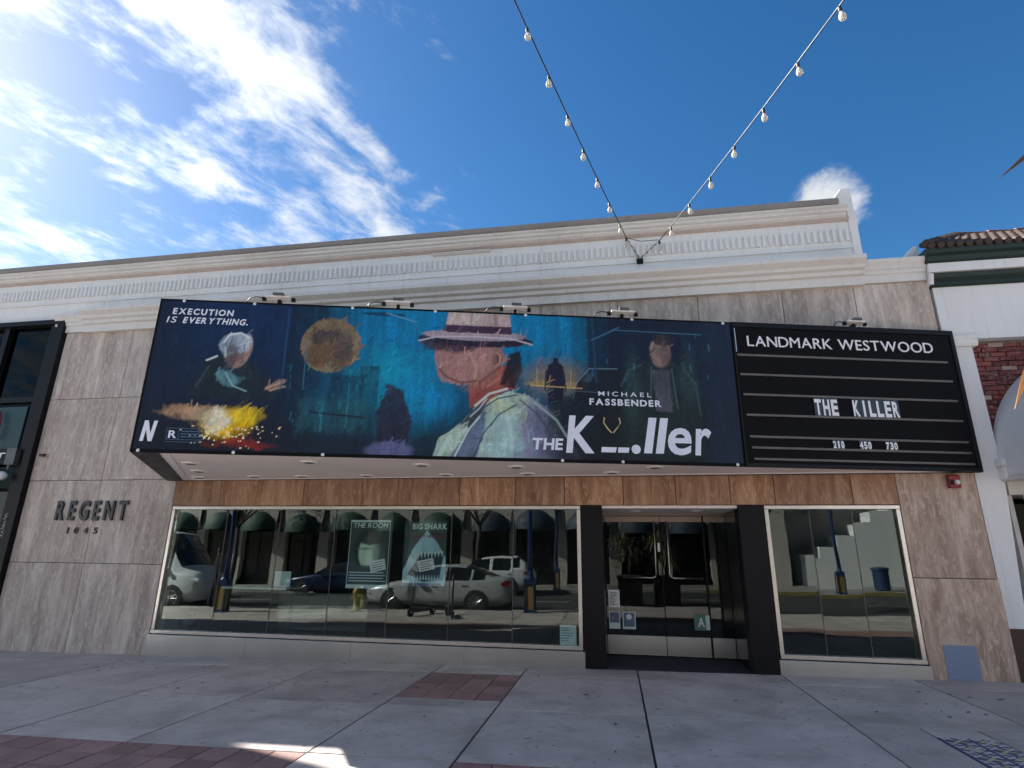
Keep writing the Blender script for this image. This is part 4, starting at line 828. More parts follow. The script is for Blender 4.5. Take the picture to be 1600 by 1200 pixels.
# ------------------------------------------------------------------ right neighbour
def right_house():
    t = thing('corner_shop', 'white stucco shop with brick infill, green eaves and brown tiled roof at right edge', 'building', (5.02, 0, 0))
    def O(b, n, m, p=None, **k): return b.obj(n, m, p or t, world=True, **k)
    b = B(); b.box(5.0, 14, .02, .4, 4.72, 5.58); O(b, 'upper_wall', 'white_stucco')
    b = B(); b.prism([(5.02, .70), (5.24, .70), (5.38, 2.62), (5.36, 4.60), (5.02, 4.60)], .03, .4, 'y'); O(b, 'pilaster', 'white_stucco')
    b = B(); b.prism([(.4, 4.60), (-.01, 4.60), (-.03, 4.64), (-.03, 4.69), (-.05, 4.72), (-.05, 4.76), (.4, 4.76)], 5.0, 5.42); O(b, 'capital', 'white_stucco')
    b = B(); b.box(5.03, 5.6, .05, .4, -.3, .70); O(b, 'plinth', 'rust_brown')
    b = B(); b.box(5.3, 9.5, .16, .4, 2.4, 4.73); w_ = O(b, 'brick_wall', 'brick_mortar')
    bm = B().box(-.098, .098, -.02, .03, -.03, .03).mesh('brick', 'brick'); bm2 = B().box(-.048, .048, -.02, .03, -.03, .03).mesh('brick', 'brick')
    z = 2.95; r = 0
    while z < 4.7:
        x = 5.42+(.105 if r % 2 else 0)
        if r % 2: o = inst(bm2, 'brick', None, (5.36+.052, .145, z)); attach(o, w_, False)
        while x < 7.1:
            o = inst(bm if random.random() > .15 else bm2, 'brick', None, (x+random.uniform(-.006, .006), .145+random.uniform(-.012, .012), z+random.uniform(-.004, .004)), (random.uniform(-.03, .03), random.uniform(-.02, .02), random.uniform(-.03, .03))); attach(o, w_, False)
            x += .212
        z += .0735; r += 1
    # eaves: green moulding, white fascia, green gutter board
    b = B(); b.prism([(.3, 5.58), (.0, 5.58), (-.03, 5.60), (-.03, 5.65), (-.09, 5.70), (-.10, 5.76), (-.02, 5.78), (.3, 5.78)], 4.97, 14); O(b, 'green_moulding', 'eave_green')
    b = B(); b.prism([(.3, 5.785), (-.12, 5.785), (-.12, 5.93), (.3, 5.93)], 4.93, 14); O(b, 'fascia', 'white_stucco')
    b = B(); b.prism([(.3, 5.935), (-.13, 5.935), (-.16, 5.96), (-.17, 6.03), (-.22, 6.06), (-.23, 6.14), (.3, 6.14)], 4.9, 14); O(b, 'gutter_board', 'eave_green')
    b = B(); b.prism([(.05, 5.60), (-.06, 5.62), (-.11, 5.78), (.05, 5.78)], 4.93, 4.965); b.tube((4.95, -.06, 5.60), (4.95, -.11, 5.76), .035, n=10); O(b, 'eave_end', 'white_stucco')
    # tiled roof, hipped at its left end
    x0, y0, z0, run, rise = 4.90, -.26, 6.15, 1.25, .80
    b = B(); b.add([(x0, y0, z0), (14, y0, z0), (14, y0+run, z0+rise), (x0+run, y0+run, z0+rise), (x0, 5, z0), (x0+run, 5, z0+rise)], [(0, 1, 2, 3), (0, 3, 5, 4)]); rf = O(b, 'roof', 'rust_brown')
    b = B(); sl = Vector((0, run, rise)).normalized()
    for j in range(6):
        f0, f1 = j/6, (j+1.18)/6
        nx = int((14-x0)/.13)
        for i in range(nx):
            xa = x0+.06+i*.13
            if xa-x0 < f0*run: continue
            p0 = Vector((xa, y0+run*f0, z0+rise*f0)); p1 = Vector((xa, y0+run*min(1, f1), z0+rise*min(1, f1))); b.tube(p0+Vector((0, -.01, .012)), p1, .052, .044, n=8)
    tag(O(b, 'tiles', 'roof_tile'), kind='stuff')
    for j in range(7):
        f0, f1 = j/7, (j+1.2)/7; a = Vector((x0, y0, z0+.03)); d = Vector((run, run, rise)); b = B(); b.tube(a+d*f0+Vector((0, 0, .03)), a+d*f1, .062, .052, n=10); O(b, 'hip_tile', 'roof_tile')
    for j in range(18): b = B(); xa = x0+run+j*.42; b.tube((xa, y0+run, z0+rise+.03), (xa+.46, y0+run, z0+rise+.015), .06, .052, n=10); O(b, 'ridge_tile', 'roof_tile_red')
    b = B(); b.prism([(4.60, 5.9), (4.93, 5.9), (4.93, 6.34), (4.88, 6.34), (4.66, 6.08)], .06, .5, 'y'); O(b, 'parapet_stub', 'white_stucco')
    # body of the shop, dark entrance bay
    b = B(); b.box(5.0, 14, .41, 10, 4.7, 6.1); b.box(9.5, 14, .05, .4, -.3, 4.73); O(b, 'body', 'white_stucco')
    b = B(); b.box(5.42, 9.5, .75, .8, -.3, 2.62); O(b, 'shop_glass', 'dark_glass'); b = B(); b.box(5.2, 9.6, 3, 3.1, -.3, 4.7); O(b, 'inner_wall', 'dark_interior')
    b = B(); b.box(5.40, 9.5, .03, .4, 2.42, 2.62); b.box(5.40, 5.46, .1, .3, -.2, 2.42); O(b, 'lintel', 'awning_cream')
    b = B(); b.tube((5.60, .0, 2.42), (5.60, .0, -.1), .055, n=14); O(b, 'downpipe', 'white_metal', smooth=True)
    # barrel awning
    a = thing('arched_awning', 'white half-round metal awning over the shop entrance at the right edge', 'awning', (6.98, 0, 2.9))
    Rr, dep = 1.62, .62; N_ = 28; vs = []; fs = []
    for y in (.1, -dep):
        for rr in (Rr, Rr-.04):
            for k in range(N_+1): an = math.pi*k/N_; vs.append((-rr*math.cos(an), y, rr*math.sin(an)))
    n1 = N_+1
    for k in range(N_): fs += [(k, k+1, 2*n1+k+1, 2*n1+k), (n1+k, n1+k+1, 3*n1+k+1, 3*n1+k), (k, k+1, n1+k+1, n1+k), (2*n1+k, 2*n1+k+1, 3*n1+k+1, 3*n1+k)]
    b = B(); b.add(vs, fs); b.obj('shell', 'white_metal', a, smooth=False)
    b = B(); b.add([(-(Rr-.04)*math.cos(math.pi*k/N_), -dep+.03, (Rr-.04)*math.sin(math.pi*k/N_)) for k in range(n1)], [tuple(range(n1))]); b.obj('front_panel', 'teal_print', a)
    for s in (-1, 1): b = B(); b.box(min(s*Rr, s*(Rr-.04)), max(s*Rr, s*(Rr-.04)), -dep, .1, -.24, 0); b.obj('valance', 'white_metal', a); b = B(); b.box(s*Rr-.06, s*Rr+.06, -.12, .04, -.10, .0); b.box(s*Rr-.04, s*Rr+.04, -.10, .04, -.28, -.1); b.obj('bracket', 'cornice_white', a, bevel=.01)
    b = B(); b.box(-Rr, Rr, -dep, -dep+.04, -.24, 0); b.obj('valance', 'white_metal', a); b = B(); b.box(-Rr-.01, Rr+.01, -dep-.01, .1, -.30, -.245); b.obj('rim', 'awning_cream', a)
right_house()

# ------------------------------------------------------------------ trees and plants
def leaf_cloud(centers, n, size, spread, seed, avoid=None):
    r = random.Random(seed); b = B()
    for c in centers:
        for _ in range(n):
            d = Vector((r.gauss(0, 1), r.gauss(0, 1), r.gauss(0, .8))); p = Vector(c)+d*spread
            if avoid and avoid(p): continue
            a = Vector((r.uniform(-1, 1), r.uniform(-1, 1), r.uniform(-.9, .3))).normalized(); s = a.cross(Vector((r.uniform(-1, 1), r.uniform(-1, 1), 1))).normalized(); L_ = size*r.uniform(.7, 1.3)
            nn = a.cross(s)*L_*.12
            b.add([p, p+a*L_*.5+s*L_*.26+nn, p+a*L_, p+a*L_*.5-s*L_*.26+nn], [(0, 1, 2, 3)])
    return b
def tree(name, label, loc, h, crown_r, seed, nleaf=60, size=.16, group=None, leafmat='foliage', lean=0, trunk_r=.14, avoid=None):
    t = thing(name, label, 'tree', loc, group=group); r = random.Random(seed); b = B(); ends = []
    fork = h*.48; pts = [Vector((0, 0, -.1)), Vector((.02, .01, .3)), Vector((lean*.3+r.uniform(-.06, .06), r.uniform(-.06, .06), fork*.5)), Vector((lean*.6, 0, fork))]
    b.path(pts, [trunk_r*1.25, trunk_r, trunk_r*.85, trunk_r*.75], 10); nb = 6
    for k in range(nb):
        a = 2*math.pi*k/nb+r.uniform(-.3, .3); e = Vector((math.cos(a)*crown_r*r.uniform(.6, 1)+lean, math.sin(a)*crown_r*r.uniform(.6, 1), h*r.uniform(.78, 1.0)))
        st = pts[-1]+Vector((0, 0, r.uniform(-.3, 0))); mid = st.lerp(e, .5)+Vector((r.uniform(-.2, .2), r.uniform(-.2, .2), -.12)); b.path([st, mid, e], [trunk_r*.55, trunk_r*.34, trunk_r*.08], 7); ends += [e, mid.lerp(e, .55)]
        for q in range(4):
            s0 = mid.lerp(e, r.uniform(.1, .8)); e2 = s0+Vector((r.uniform(-1, 1), r.uniform(-1, 1), r.uniform(-.2, .8)))*crown_r*.5; b.path([s0, s0.lerp(e2, .5)+Vector((0, 0, .06)), e2], [trunk_r*.2, trunk_r*.13, trunk_r*.05], 5); ends.append(e2)
    b.obj('trunk', 'bark', t, smooth=True)
    lo = Vector(loc)
    leaf_cloud(ends, nleaf, size, crown_r*.2, seed+1, (lambda p: avoid(p+lo)) if avoid else None).obj('crown', leafmat, t)
    return t
def spiky_planter(label, x, y, seed):
    t = thing('planter', label, 'planter', (x, y, gz(x)-.13), group='spiky planters behind the photographer'); r = random.Random(seed)
    b = B(); b.prism([(-.42, -.42), (.42, -.42), (.42, .42), (-.42, .42)], 0, .9, 'z'); b.box(-.46, .46, -.46, .46, .9, .98); b.obj('pot', 'planter_black', t, bevel=.015)
    b = B(); b.box(-.40, .40, -.40, .40, .96, .985); b.obj('soil', 'bark', t)
    b = B(); b.path([(0, 0, .9), (.05, .02, 1.4), (0, .03, 1.9)], [.06, .05, .04], 8); b.path([(.02, 0, 1.2), (-.18, .1, 1.6), (-.22, .12, 2.1)], [.05, .04, .03], 8); b.obj('stem', 'bark', t, smooth=True)
    b = B()
    for c in ((0, .03, 1.9), (-.22, .12, 2.1), (.05, .02, 1.55)):
        for k in range(60):
            a = r.uniform(0, 6.28); el = r.uniform(-.3, 1.3); d = Vector((math.cos(a)*math.cos(el), math.sin(a)*math.cos(el), math.sin(el))); s = d.cross(Vector((0, 0, 1))).normalized()*.022; L_ = r.uniform(.5, .8); c0 = Vector(c)
            p1 = c0+d*L_*.55; p2 = c0+d*L_*.9+Vector((0, 0, -.26*L_)); p3 = p2+Vector((d.x*.1, d.y*.1, -.22*L_))
            b.add([c0-s*.6, c0+s*.6, p1+s, p1-s, p2+s*.8, p2-s*.8, p3], [(0, 1, 2, 3), (3, 2, 4, 5), (5, 4, 6)])
    b.obj('leaves', 'spiky_leaf', t)

# ------------------------------------------------------------------ across the street (seen mirrored in the glass)
def arcade():
    t = thing('arcade_building', 'long pale arcade across the street with round green awnings, mirrored in the windows', 'building', (-12, OPP_Y, -.2))
    def O(b, n, m, p=None, **k): return b.obj(n, m, p or t, world=True, **k)
    Y = OPP_Y; x0 = -33.0; pitch = 2.75; N_ = 14; ow = 1.05
    def arch(cx, spring, r, z1, xa, xb):
        b = B(); n = 16; vs = []
        for y in (Y, Y-.45):
            vs += [(cx-r*math.cos(math.pi*k/n), y, spring+r*math.sin(math.pi*k/n)) for k in range(n+1)] + [(xa+(xb-xa)*k/n, y, z1) for k in range(n+1)]
        m = n+1; fs = []
        for k in range(n): fs += [(k, k+1, m+k+1, m+k), (2*m+k, 2*m+k+1, 3*m+k+1, 3*m+k), (k, k+1, 2*m+k+1, 2*m+k)]
        b.add(vs, fs); return b
    for i in range(N_):
        cx = x0+pitch*(i+.5); xa, xb = cx-pitch/2, cx+pitch/2; g = gz(cx)
        O(arch(cx, 2.75, ow, 5.2, xa, xb), 'arch', 'opposite_stucco')
        b = B(); b.box(xa, cx-ow, Y-.45, Y, g-.3, 2.75); b.box(cx+ow, xb, Y-.45, Y, g-.3, 2.75); b.box(xa, cx-ow, Y-.45, Y+.04, g-.3, g+.3); b.box(cx+ow, xb, Y-.45, Y+.04, g-.3, g+.3); O(b, 'pier', 'opposite_stucco')
        b = B(); n = 12; prof = []
        vs = []; fs = []; m2 = 7
        for k in range(n+1):
            a = math.pi*k/n
            for j in range(m2): e = j/(m2-1)*math.pi/2; rr = ow*1.02*math.cos(e); vs.append((cx-rr*math.cos(a), Y+.05+.75*math.sin(e)*math.sin(a)**.35 if 0 < k < n else Y+.05, 2.72+rr*math.sin(a)))
        vs = []
        for k in range(n+1):
            a = math.pi*k/n   # quarter dome
            for j in range(m2): e = j/(m2-1)*math.pi/2; vs.append((cx-ow*1.04*math.cos(a), Y+.03+.85*math.sin(a)*math.sin(e), 2.74+ow*1.04*math.sin(a)*math.cos(e)))
        for k in range(n):
            for j in range(m2-1): fs.append((k*m2+j, (k+1)*m2+j, (k+1)*m2+j+1, k*m2+j+1))
        b.add(vs, fs); aw = O(b, 'awning', 'awning_green' if i < 9 else 'awning_blue', smooth=True)
        b = B(); b.box(cx-ow+.02, cx+ow-.02, Y-.40, Y-.38, g-.2, 3.8); w_ = O(b, 'window', 'car_glass')
        b = B(); b.box(cx-.03, cx+.03, Y-.38, Y-.34, g, 2.75); b.box(cx-ow, cx+ow, Y-.38, Y-.34, 2.2, 2.27); b.box(cx-ow, cx+ow, Y-.38, Y-.34, g, g+.45); O(b, 'window_frame', 'black_metal', w_)
    xe = x0+pitch*N_
    b = B(); b.box(x0, xe, Y-9, Y-.0, 5.2, 8.2); b.box(x0, xe, Y-9, Y-.46, -.6, 5.2); O(b, 'body', 'opposite_stucco')
    b = B(); b.box(x0-.2, xe+.2, Y-9, Y+.25, 8.2, 8.5); O(b, 'cornice', 'cornice_white')
    for i in range(N_):
        cx = x0+pitch*(i+.5); b = B(); b.box(cx-.5, cx+.5, Y+.002, Y+.03, 5.9, 7.4); w_ = O(b, 'upper_window', 'car_glass'); b = B(); b.box(cx-.58, cx+.58, Y, Y+.1, 5.8, 5.9); O(b, 'sill', 'cornice_white', w_)
    # paler stepped building to its right
    s = thing('stair_building', 'grey stucco building with a white stepped stair wall, mirrored in the right window', 'building', (12, OPP_Y, .1))
    def Q(b, n, m, p=None, **k): return b.obj(n, m, p or s, world=True, **k)
    b = B(); b.box(xe+.2, 7.2, Y-8, Y-.6, -.3, 7.5); b.box(7.2, 8.4, Y-8, Y, -.3, 7.5); b.box(8.4, 30, Y-8, Y-2.2, -.3, 7.5); b.box(15.4, 30, Y-2.2, Y-.2, -.3, 7.5); Q(b, 'wall', 'opposite_stucco')
    b = B(); b.box(xe+.5, 7.0, Y-.59, Y-.55, -.1, 3.2); Q(b, 'window', 'car_glass')
    for k in range(6): b = B(); b.box(9.0+k*.9, 9.0+(k+1)*.9, Y-1.6, Y-.3, -.3, 1.6+k*.55); Q(b, 'stair_step', 'white_stucco')
    b = B(); b.box(16.5, 17.5, Y-.19, Y-.15, 1.6, 3.0); b.box(18.5, 19.5, Y-.19, Y-.15, 1.6, 3.0); Q(b, 'window', 'car_glass')
arcade()
def lamp_post(label, x, y):
    t = thing('lamp_post', label, 'lamp post', (x, y, gz(x)), group='blue street lamp posts')
    b = B(); b.box(-.17, .17, -.17, .17, 0, .08); b.box(-.15, .15, -.15, .15, .75, .86); b.prism([(-.15, -.15), (.15, -.15), (.15, .15), (-.15, .15)], .86, .9, 'z'); b.lathe([(.13, .9), (.09, .97), (.075, 1.1)], 12); b.obj('base_trim', 'blue_paint', t)
    b = B(); b.box(-.125, .125, -.125, .125, .08, .75); b.obj('base', 'base_ochre', t)
    for sx, sy in ((1, 1), (1, -1), (-1, 1), (-1, -1)): b = B(); b.box(sx*.135-.02, sx*.135+.02, sy*.135-.02, sy*.135+.02, .08, .75); b.obj('corner_rib', 'blue_paint', t)
    b = B(); b.lathe([(.075, 1.1), (.065, 2.5), (.055, 4.4), (.07, 4.42), (.07, 4.5), (.05, 4.55)], 14); b.obj('pole', 'blue_paint', t, smooth=True)
    b = B(); b.lathe([(.05, 4.55), (.16, 4.7), (.22, 5.0), (.18, 5.2), (.05, 5.3)], 14); b.obj('lantern', 'lens_white', t, smooth=True)
for l, x, y in (('blue lamp post nearest the doors, mirrored at the right of the long window', -2.35, -7.75), ('blue lamp post across the street behind the white SUV, mirrored', -2.6, -18.6), ('blue lamp post beside the public bin, mirrored in the right window', 9.4, -19.0), ('blue lamp post near the white van, mirrored at the left of the long window', -11.3, -6.9)): lamp_post(l, x, y)
def scooter(label, x, y, rz):
    t = thing('kick_scooter', label, 'scooter', (x, y, gz(x)), rz, 'parked kick scooters')
    b = B(); b.box(-.42, .35, -.075, .075, .10, .15); b.obj('deck', 'black_metal', t, bevel=.01)
    b = B(); b.tube((.42, 0, .12), (.36, 0, 1.1), .028); b.obj('stem', 'rail_grey', t, smooth=True)
    b = B(); b.tube((.36, -.24, 1.12), (.36, .24, 1.12), .018); b.obj('handlebar', 'black_metal', t)
    for xx in (.46, -.5):
        b = B(); b.tube((xx, -.025, .11), (xx, .025, .11), .11, n=18); w_ = b.obj('wheel', 'tyre', t); b = B(); b.tube((xx, -.03, .11), (xx, .03, .11), .05, n=10); b.obj('hub', 'alloy', w_)
    b = B(); b.box(-.6, -.36, -.05, .05, .22, .235); b.obj('mudguard', 'rail_grey', t)
scooter('kick scooter parked nearer the white sedan, mirrored in the long window', -4.35, -6.4, R(70)); scooter('kick scooter parked nearer the hydrant, left of the other scooter, mirrored', -5.25, -6.9, R(110))
def hydrant():
    t = thing('fire_hydrant', 'yellow fire hydrant on the kerb by the sedan, mirrored in the long window', 'hydrant', (-7.6, -7.7, gz(-7.6)))
    b = B(); b.lathe([(.16, 0), (.16, .05), (.11, .06), (.10, .45), (.14, .47), (.14, .52), (.11, .60), (.05, .68), (.02, .72)], 16); b.obj('barrel', 'hydrant_yellow', t, smooth=True)
    for s in (-1, 1): b = B(); b.tube((s*.09, 0, .36), (s*.19, 0, .36), .055, n=10); b.obj('nozzle', 'hydrant_yellow', t)
hydrant()
def bin_():
    t = thing('litter_bin', 'blue slatted litter bin on the far kerb, mirrored in the right window', 'bin', (11.2, -19.2, gz(11.2)))
    b = B(); b.lathe([(.26, .02), (.30, .85), (.28, .85), (.24, .05)], 20); b.obj('liner', 'black_metal', t)
    sl_ = B().box(.285, .31, -.033, .033, .04, .86).mesh('slat', 'bin_blue')
    for k in range(22): inst(sl_, 'slat', t, (0, 0, 0), (0, 0, 2*math.pi*k/22))
    b = B(); b.lathe([(.33, .86), (.36, .88), (.36, .96), (.2, 1.0), (.12, 1.0)], 20); b.obj('lid', 'bin_blue', t)
bin_()
# cars: lofted shells; windows are cut out of the same grid so that they fit
def interp(xs, ys, x): return float(np.interp(x, xs, ys))
def smooth(xs, ys, X):
    # monotone-ish cubic through the stations
    xs, ys = np.array(xs, float), np.array(ys, float); h = np.diff(xs); d = np.diff(ys)/h; m = np.zeros(len(xs)); m[0], m[-1] = d[0], d[-1]
    for i in range(1, len(xs)-1): m[i] = 0 if d[i-1]*d[i] <= 0 else 2*d[i-1]*d[i]/(d[i-1]+d[i])
    i = np.clip(np.searchsorted(xs, X)-1, 0, len(h)-1); t = (X-xs[i])/h[i]
    return (2*t**3-3*t**2+1)*ys[i]+(t**3-2*t**2+t)*h[i]*m[i]+(-2*t**3+3*t**2)*ys[i+1]+(t**3-t**2)*h[i]*m[i+1]
def car(name, label, cat, loc, rz, paint, L, W, st, wheels, wr, glass_rng, ws, rw, pillars, tail=True, group=None, zlow=.22):
    """st: stations (x, belt z, top z, half width scale, roof half width). x from nose (0) to tail (L)"""
    t = thing(name, label, cat, loc, rz, group)
    X = np.unique(np.concatenate([np.linspace(0, L, 61), glass_rng, ws, rw, pillars])); xs = [s[0] for s in st]
    belt = smooth(xs, [s[1] for s in st], X); top = smooth(xs, [s[2] for s in st], X); wd = smooth(xs, [s[3] for s in st], X)*W/2; rw_ = smooth(xs, [s[4] for s in st], X)*W/2
    low = zlow+.12*np.clip(1-X/.5, 0, 1)**2+.14*np.clip(1-(L-X)/.5, 0, 1)**2
    rows = []
    for i in range(len(X)):
        b_, tp = belt[i], max(top[i], belt[i]+.02); hgt = tp-b_; zc = low[i]
        half = [(0, zc), (wd[i]*.86, zc), (wd[i]*.97, zc+.08), (wd[i], zc+.45*(b_-zc)), (wd[i]*.985, b_-.06), (wd[i]*.955, b_), (wd[i]*.94 if hgt < .1 else wd[i]*.925, b_+.02*min(1, hgt/.1)), (rw_[i], b_+.86*hgt), (rw_[i]*.86, b_+.97*hgt), (0, tp+.01)]
        rows.append(half)
    nr = len(rows[0]); V = [(X[i]-L/2, s*p[0], p[1]) for i in range(len(X)) for s in (1, -1) for p in rows[i]]
    idx = lambda i, s, j: i*2*nr+s*nr+j
    groups = {'body': []}
    for i in range(len(X)-1):
        xm = (X[i]+X[i+1])/2
        for s in (0, 1):
            for j in range(nr-1):
                key = 'body'
                if j == 6 and glass_rng[0] < xm < glass_rng[-1] and not any(abs(xm-p) < .05 for p in pillars):
                    key = ('window', s, sum(xm > p for p in pillars))
                if j in (7, 8) and ws[0] < xm < ws[1]: key = ('windscreen', 0, 0)
                if j in (7, 8) and rw[0] < xm < rw[1]: key = ('rear_window', 0, 0)
                groups.setdefault(key, []).append((idx(i, s, j), idx(i+1, s, j), idx(i+1, s, j+1), idx(i, s, j+1)))
    for e in (0, len(X)-1):
        groups['body'].append(tuple(idx(e, 0, j) for j in range(nr))+tuple(idx(e, 1, j) for j in range(nr-1, -1, -1)))
    for key, fs in groups.items():
        used = sorted({q for f in fs for q in f}); mp = {q: k for k, q in enumerate(used)}
        b = B(); b.add([V[q] for q in used], [tuple(mp[q] for q in f) for f in fs]); nm = key if isinstance(key, str) else key[0]
        o = b.obj(nm, paint if nm == 'body' else 'car_glass', t, smooth=True)
    for wx in wheels:
        for s in (1, -1):
            i = int(np.argmin(abs(X-wx))); yy = s*wd[i]; x_ = wx-L/2
            b = B(); b.tube((x_, yy-s*.10, wr), (x_, yy+s*.004, wr), wr+.06, n=26); b.obj('wheel_arch', 'tyre', t)
            b = B(); b.tube((x_, yy-s*.18, wr), (x_, yy+s*.012, wr), wr, n=26); w_ = b.obj('wheel', 'tyre', t, bevel=.015)
            b = B()
            for k in range(10): a = 2*math.pi*k/10; b.tube((x_, yy+s*.014, wr), (x_+math.cos(a)*wr*.66, yy+s*.016, wr+math.sin(a)*wr*.66), .022, .014, n=5)
            n_ = 24; vs = []
            for rr in (wr*.64, wr*.72): vs += [(x_+rr*math.cos(2*math.pi*k/n_), yy+s*.0155, wr+rr*math.sin(2*math.pi*k/n_)) for k in range(n_)]
            b.add(vs, [(k, (k+1) % n_, n_+(k+1) % n_, n_+k) for k in range(n_)]); b.obj('rim', 'alloy', w_)
    ib = int(np.argmin(abs(X-.25))); ie = int(np.argmin(abs(X-(L-.12))))
    for s in (1, -1):
        b = B(); b.box(.03-L/2, .40-L/2, min(s*wd[ib]*.62, s*wd[ib]*1.0), max(s*wd[ib]*.62, s*wd[ib]*1.0), belt[ib]-.17, belt[ib]-.05); b.obj('headlight', 'lamp_clear', t, bevel=.03)
        b = B(); b.prism([(L-.42-L/2, belt[ie]-.13), (L-.05-L/2, belt[ie]-.22), (L+.0-L/2, belt[ie]-.04), (L-.12-L/2, belt[ie]-.02)], s*wd[ie]*.60, s*(wd[ie]+.012), 'y'); b.obj('taillight', 'tail_red', t, bevel=.01)
        xm = glass_rng[0]+.22; im = int(np.argmin(abs(X-xm))); b = B(); b.box(xm-L/2-.08, xm-L/2+.06, s*wd[im] if s > 0 else s*wd[im]-.18, s*wd[im]+.18 if s > 0 else s*wd[im], belt[im]+.03, belt[im]+.16); b.obj('mirror', paint, t, bevel=.03)
        for q in (.36, .72): xh = glass_rng[0]+(glass_rng[-1]-glass_rng[0])*q; ih = int(np.argmin(abs(X-xh))); b = B(); b.box(xh-L/2-.1, xh-L/2+.1, min(s*wd[ih]*.99, s*(wd[ih]+.02)), max(s*wd[ih]*.99, s*(wd[ih]+.02)), belt[ih]-.13, belt[ih]-.10); b.obj('door_handle', paint, t, bevel=.008)
    b = B(); b.box(L/2-.01, L/2+.012, -.26, .26, .62, .73); b.obj('licence_plate', 'letter_white', t); b = B(); b.box(-L/2+.02, L/2-.05, -W*.36, W*.36, zlow-.05, zlow+.05); b.obj('underbody', 'tyre', t)
    return t
SED = [(0, .62, .66, .74, .60), (.35, .72, .76, .90, .70), (.9, .80, .86, .97, .78), (1.35, .86, .93, 1, .80), (1.75, .90, 1.18, 1, .74), (2.25, .92, 1.39, 1, .66), (2.9, .93, 1.42, 1, .64), (3.5, .94, 1.30, 1, .64), (4.05, .98, 1.08, .98, .66), (4.45, 1.0, 1.03, .93, .70), (4.63, .86, .90, .82, .66)]
SUV = [(0, .72, .78, .74, .60), (.3, .90, .95, .90, .72), (.95, .98, 1.04, .98, .78), (1.3, 1.0, 1.10, 1, .80), (1.75, 1.02, 1.42, 1, .74), (2.2, 1.03, 1.62, 1, .70), (3.0, 1.05, 1.67, 1, .69), (3.9, 1.10, 1.61, .99, .68), (4.25, 1.12, 1.45, .97, .68), (4.5, 1.0, 1.08, .92, .70), (4.58, .8, .84, .84, .68)]
VAN = [(0, .85, .92, .80, .70), (.25, 1.05, 1.15, .93, .76), (.8, 1.15, 1.35, 1, .80), (1.3, 1.22, 2.05, 1, .84), (1.8, 1.25, 2.50, 1, .86), (3.0, 1.25, 2.58, 1, .87), (5.2, 1.25, 2.56, 1, .87), (5.55, 1.25, 2.50, .98, .86), (5.7, 1.2, 2.3, .95, .84)]
rd = lambda x: gz(x)-.13
car('sedan', 'silver-white sedan parked at the near kerb, mirrored in the long window', 'car', (-5.55, -9.65, rd(-5.55)), 0, 'car_silver', 4.63, 1.8, SED, (.92, 3.62), .32, (1.55, 3.85), (1.4, 2.2), (3.2, 4.1), (2.65, 3.45))
car('suv', 'white SUV parked on the far side behind the sedan, mirrored in the long window', 'car', (-5.75, -17.1, rd(-5.75)), 0, 'car_white', 4.58, 1.86, SUV, (.93, 3.6), .35, (1.55, 4.1), (1.4, 2.15), (3.95, 4.35), (2.6, 3.5))
car('hatchback', 'dark blue car parked on the far side, mirrored left of the posters', 'car', (-12.7, -17.1, rd(-12.7)), 0, 'car_blue', 4.5, 1.78, SED, (.92, 3.55), .32, (1.55, 3.8), (1.4, 2.2), (3.2, 4.1), (2.65, 3.4))
car('delivery_van', 'white delivery van mirrored at the left end of the long window', 'van', (-16.6, -9.8, rd(-16)), math.pi, 'car_white', 5.7, 2.0, VAN, (.95, 4.6), .35, (1.2, 2.2), (.85, 1.7), (5.56, 5.68), (1.9,))
car('dark_car', 'black car in the road behind the white van, mirrored', 'car', (-19.5, -14.6, rd(-19)), 0, 'car_black', 4.6, 1.8, SED, (.92, 3.62), .32, (1.55, 3.85), (1.4, 2.2), (3.2, 4.1), (2.65, 3.45))
spiky_planter('black planter with spiky plant mirrored in the left door', .48, -10.4, 3); spiky_planter('black planter with spiky plant mirrored in the right door', 1.75, -10.6, 9)
tree('street_tree', 'bare-limbed street tree behind the SUV, mirrored beside the shark poster', (-6.6, -18.8, gz(-6.6)), 6.2, 2.4, 21, 14, .15, 'street trees across the road')
tree('street_tree', 'leafier street tree behind the van, mirrored at the left of the long window', (-19.5, -18.9, gz(-19)), 6.6, 2.6, 22, 60, .16, 'street trees across the road')
tree('street_tree', 'thin street tree by the stair wall, mirrored in the right window', (15.5, -19.3, gz(15)), 6, 2.2, 23, 10, .15, 'street trees across the road')
